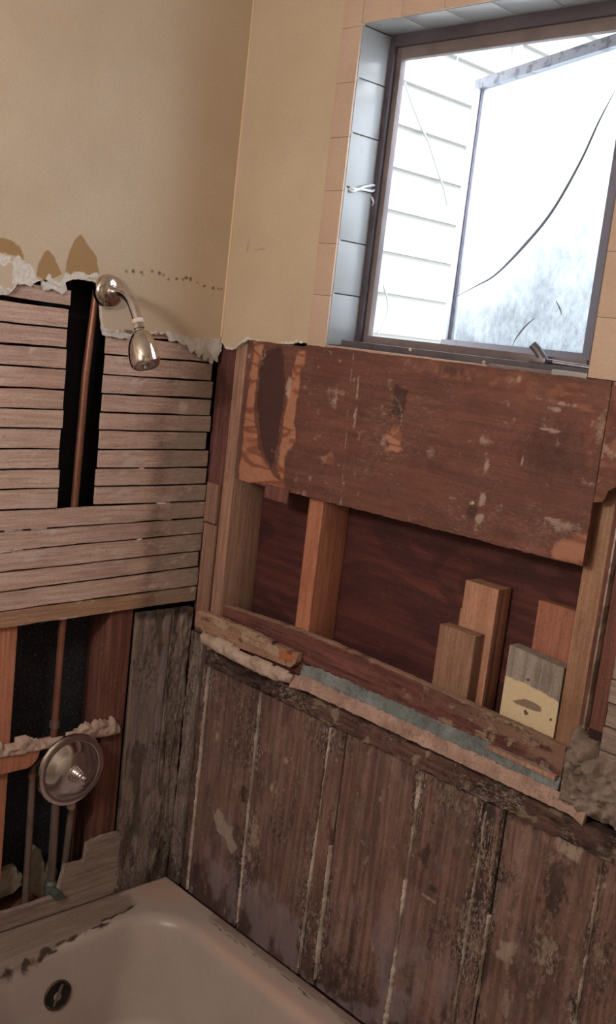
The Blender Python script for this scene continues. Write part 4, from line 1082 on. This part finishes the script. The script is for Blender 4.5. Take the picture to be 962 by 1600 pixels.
V, F = [], []
for (x0, x1, y0, y1, r), z in rings:
    for p in rrect(x0, x1, y0, y1, r): V.append((p[0], p[1], z))
nr = len(V) // len(rings)
for i in range(len(rings) - 1):
    for k in range(nr):
        F.append((i * nr + k, i * nr + (k + 1) % nr, (i + 1) * nr + (k + 1) % nr, (i + 1) * nr + k))
F.append([(len(rings) - 1) * nr + k for k in range(nr)][::-1])
VA = np.array(V)
def tub_mask(P):
    x, y, z = P[:, 0], P[:, 1], P[:, 2]
    n = fbm(x, y, 40, 40, 401); n2 = fbm(x, y, 90, 16, 402)
    top = sst(z, .35, .385)
    bx = np.interp(-y, [.15, .2, .35, .56], [.062, .074, .098, .118])
    head = (1 - sst(x - bx + (n - .5) * .03 + (n2 - .5) * .02, -.008, .004)) * sst(-y + (n - .5) * .05, .10, .17)
    side = (1 - sst(-y + (n - .5) * .02, .022, .036)) * sst(x, .15, .24) * .8
    g = np.clip(head + side, 0, 1) * top
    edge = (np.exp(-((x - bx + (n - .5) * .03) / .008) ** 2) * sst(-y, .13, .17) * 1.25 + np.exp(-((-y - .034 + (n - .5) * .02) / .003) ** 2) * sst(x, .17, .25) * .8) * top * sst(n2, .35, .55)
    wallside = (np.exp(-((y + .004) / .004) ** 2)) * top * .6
    pk = (1 - sst(np.hypot(x, y), .05, .22)) * .7 + np.exp(-((-y - .075) / .03) ** 2) * sst(x, .15, .3) * .6
    return np.clip(np.stack([g * (.45 + .75 * fbm(x, y, 150, 14, 407)), edge + wallside + 0, pk * top], -1), 0, 1)
link('shell', VA, F, 'tub', tub, tub_mask(VA), smooth=1.0)
# overflow opening on the head end
oc = hit(90, 1555, 0, .1215)
ov = lathe('overflow', [(.036, -.006), (.036, .002), (.0345, .004), (.0325, .003), (.031, -.004)], oc, (1, 0, .12), plain('rusty_overflow_ring', '5e4c3c', .6, .3, c2='2e251d', var=(40, .4, .65, .9)), tub, 36)
lathe('overflow_hole', [(.0312, -.006), (.0312, .0005), (.012, -.0005), (.001, -.001)], oc, (1, 0, .12), 'black', ov, 30)
tube('overflow_bar', [oc + np.array([.002, -.010, -.024]), oc + np.array([.002, .010, .026])], .0035, 'pipe_dull', ov, 8)

# ================================================================== ADDED LAMP (out of frame behind the camera, brightens the dark room)
LX, LY, LZ = .95, YN + .12, 2.2
wl = root('added_wall_lamp', (LX, YN, LZ), 'unseen frosted globe lamp added behind the camera to brighten the room', 'lamp')
lathe('added_lamp_base', [(.07, 0), (.07, .015), (.05, .025), (.02, .03), (.02, .05)], (LX, YN + .001, LZ), (0, 1, 0), 'chrome_dull', wl, 32)
lathe('added_lamp_globe', [(.03, 0), (.05, .012), (.075, .04), (.082, .07), (.075, .10), (.05, .13), (.02, .142), (.002, .144)], (LX, YN + .05, LZ), (0, 1, 0), 'lampglass', wl, 32)
ld = bpy.data.lights.new('added_bulb', 'POINT'); ld.energy = LAMP; ld.color = (1.0, .92, .84); ld.shadow_soft_size = .085
bulb = bpy.data.objects.new('added_bulb', ld); COL.objects.link(bulb); bulb.parent = wl; bulb.location = (0, .29, 0)
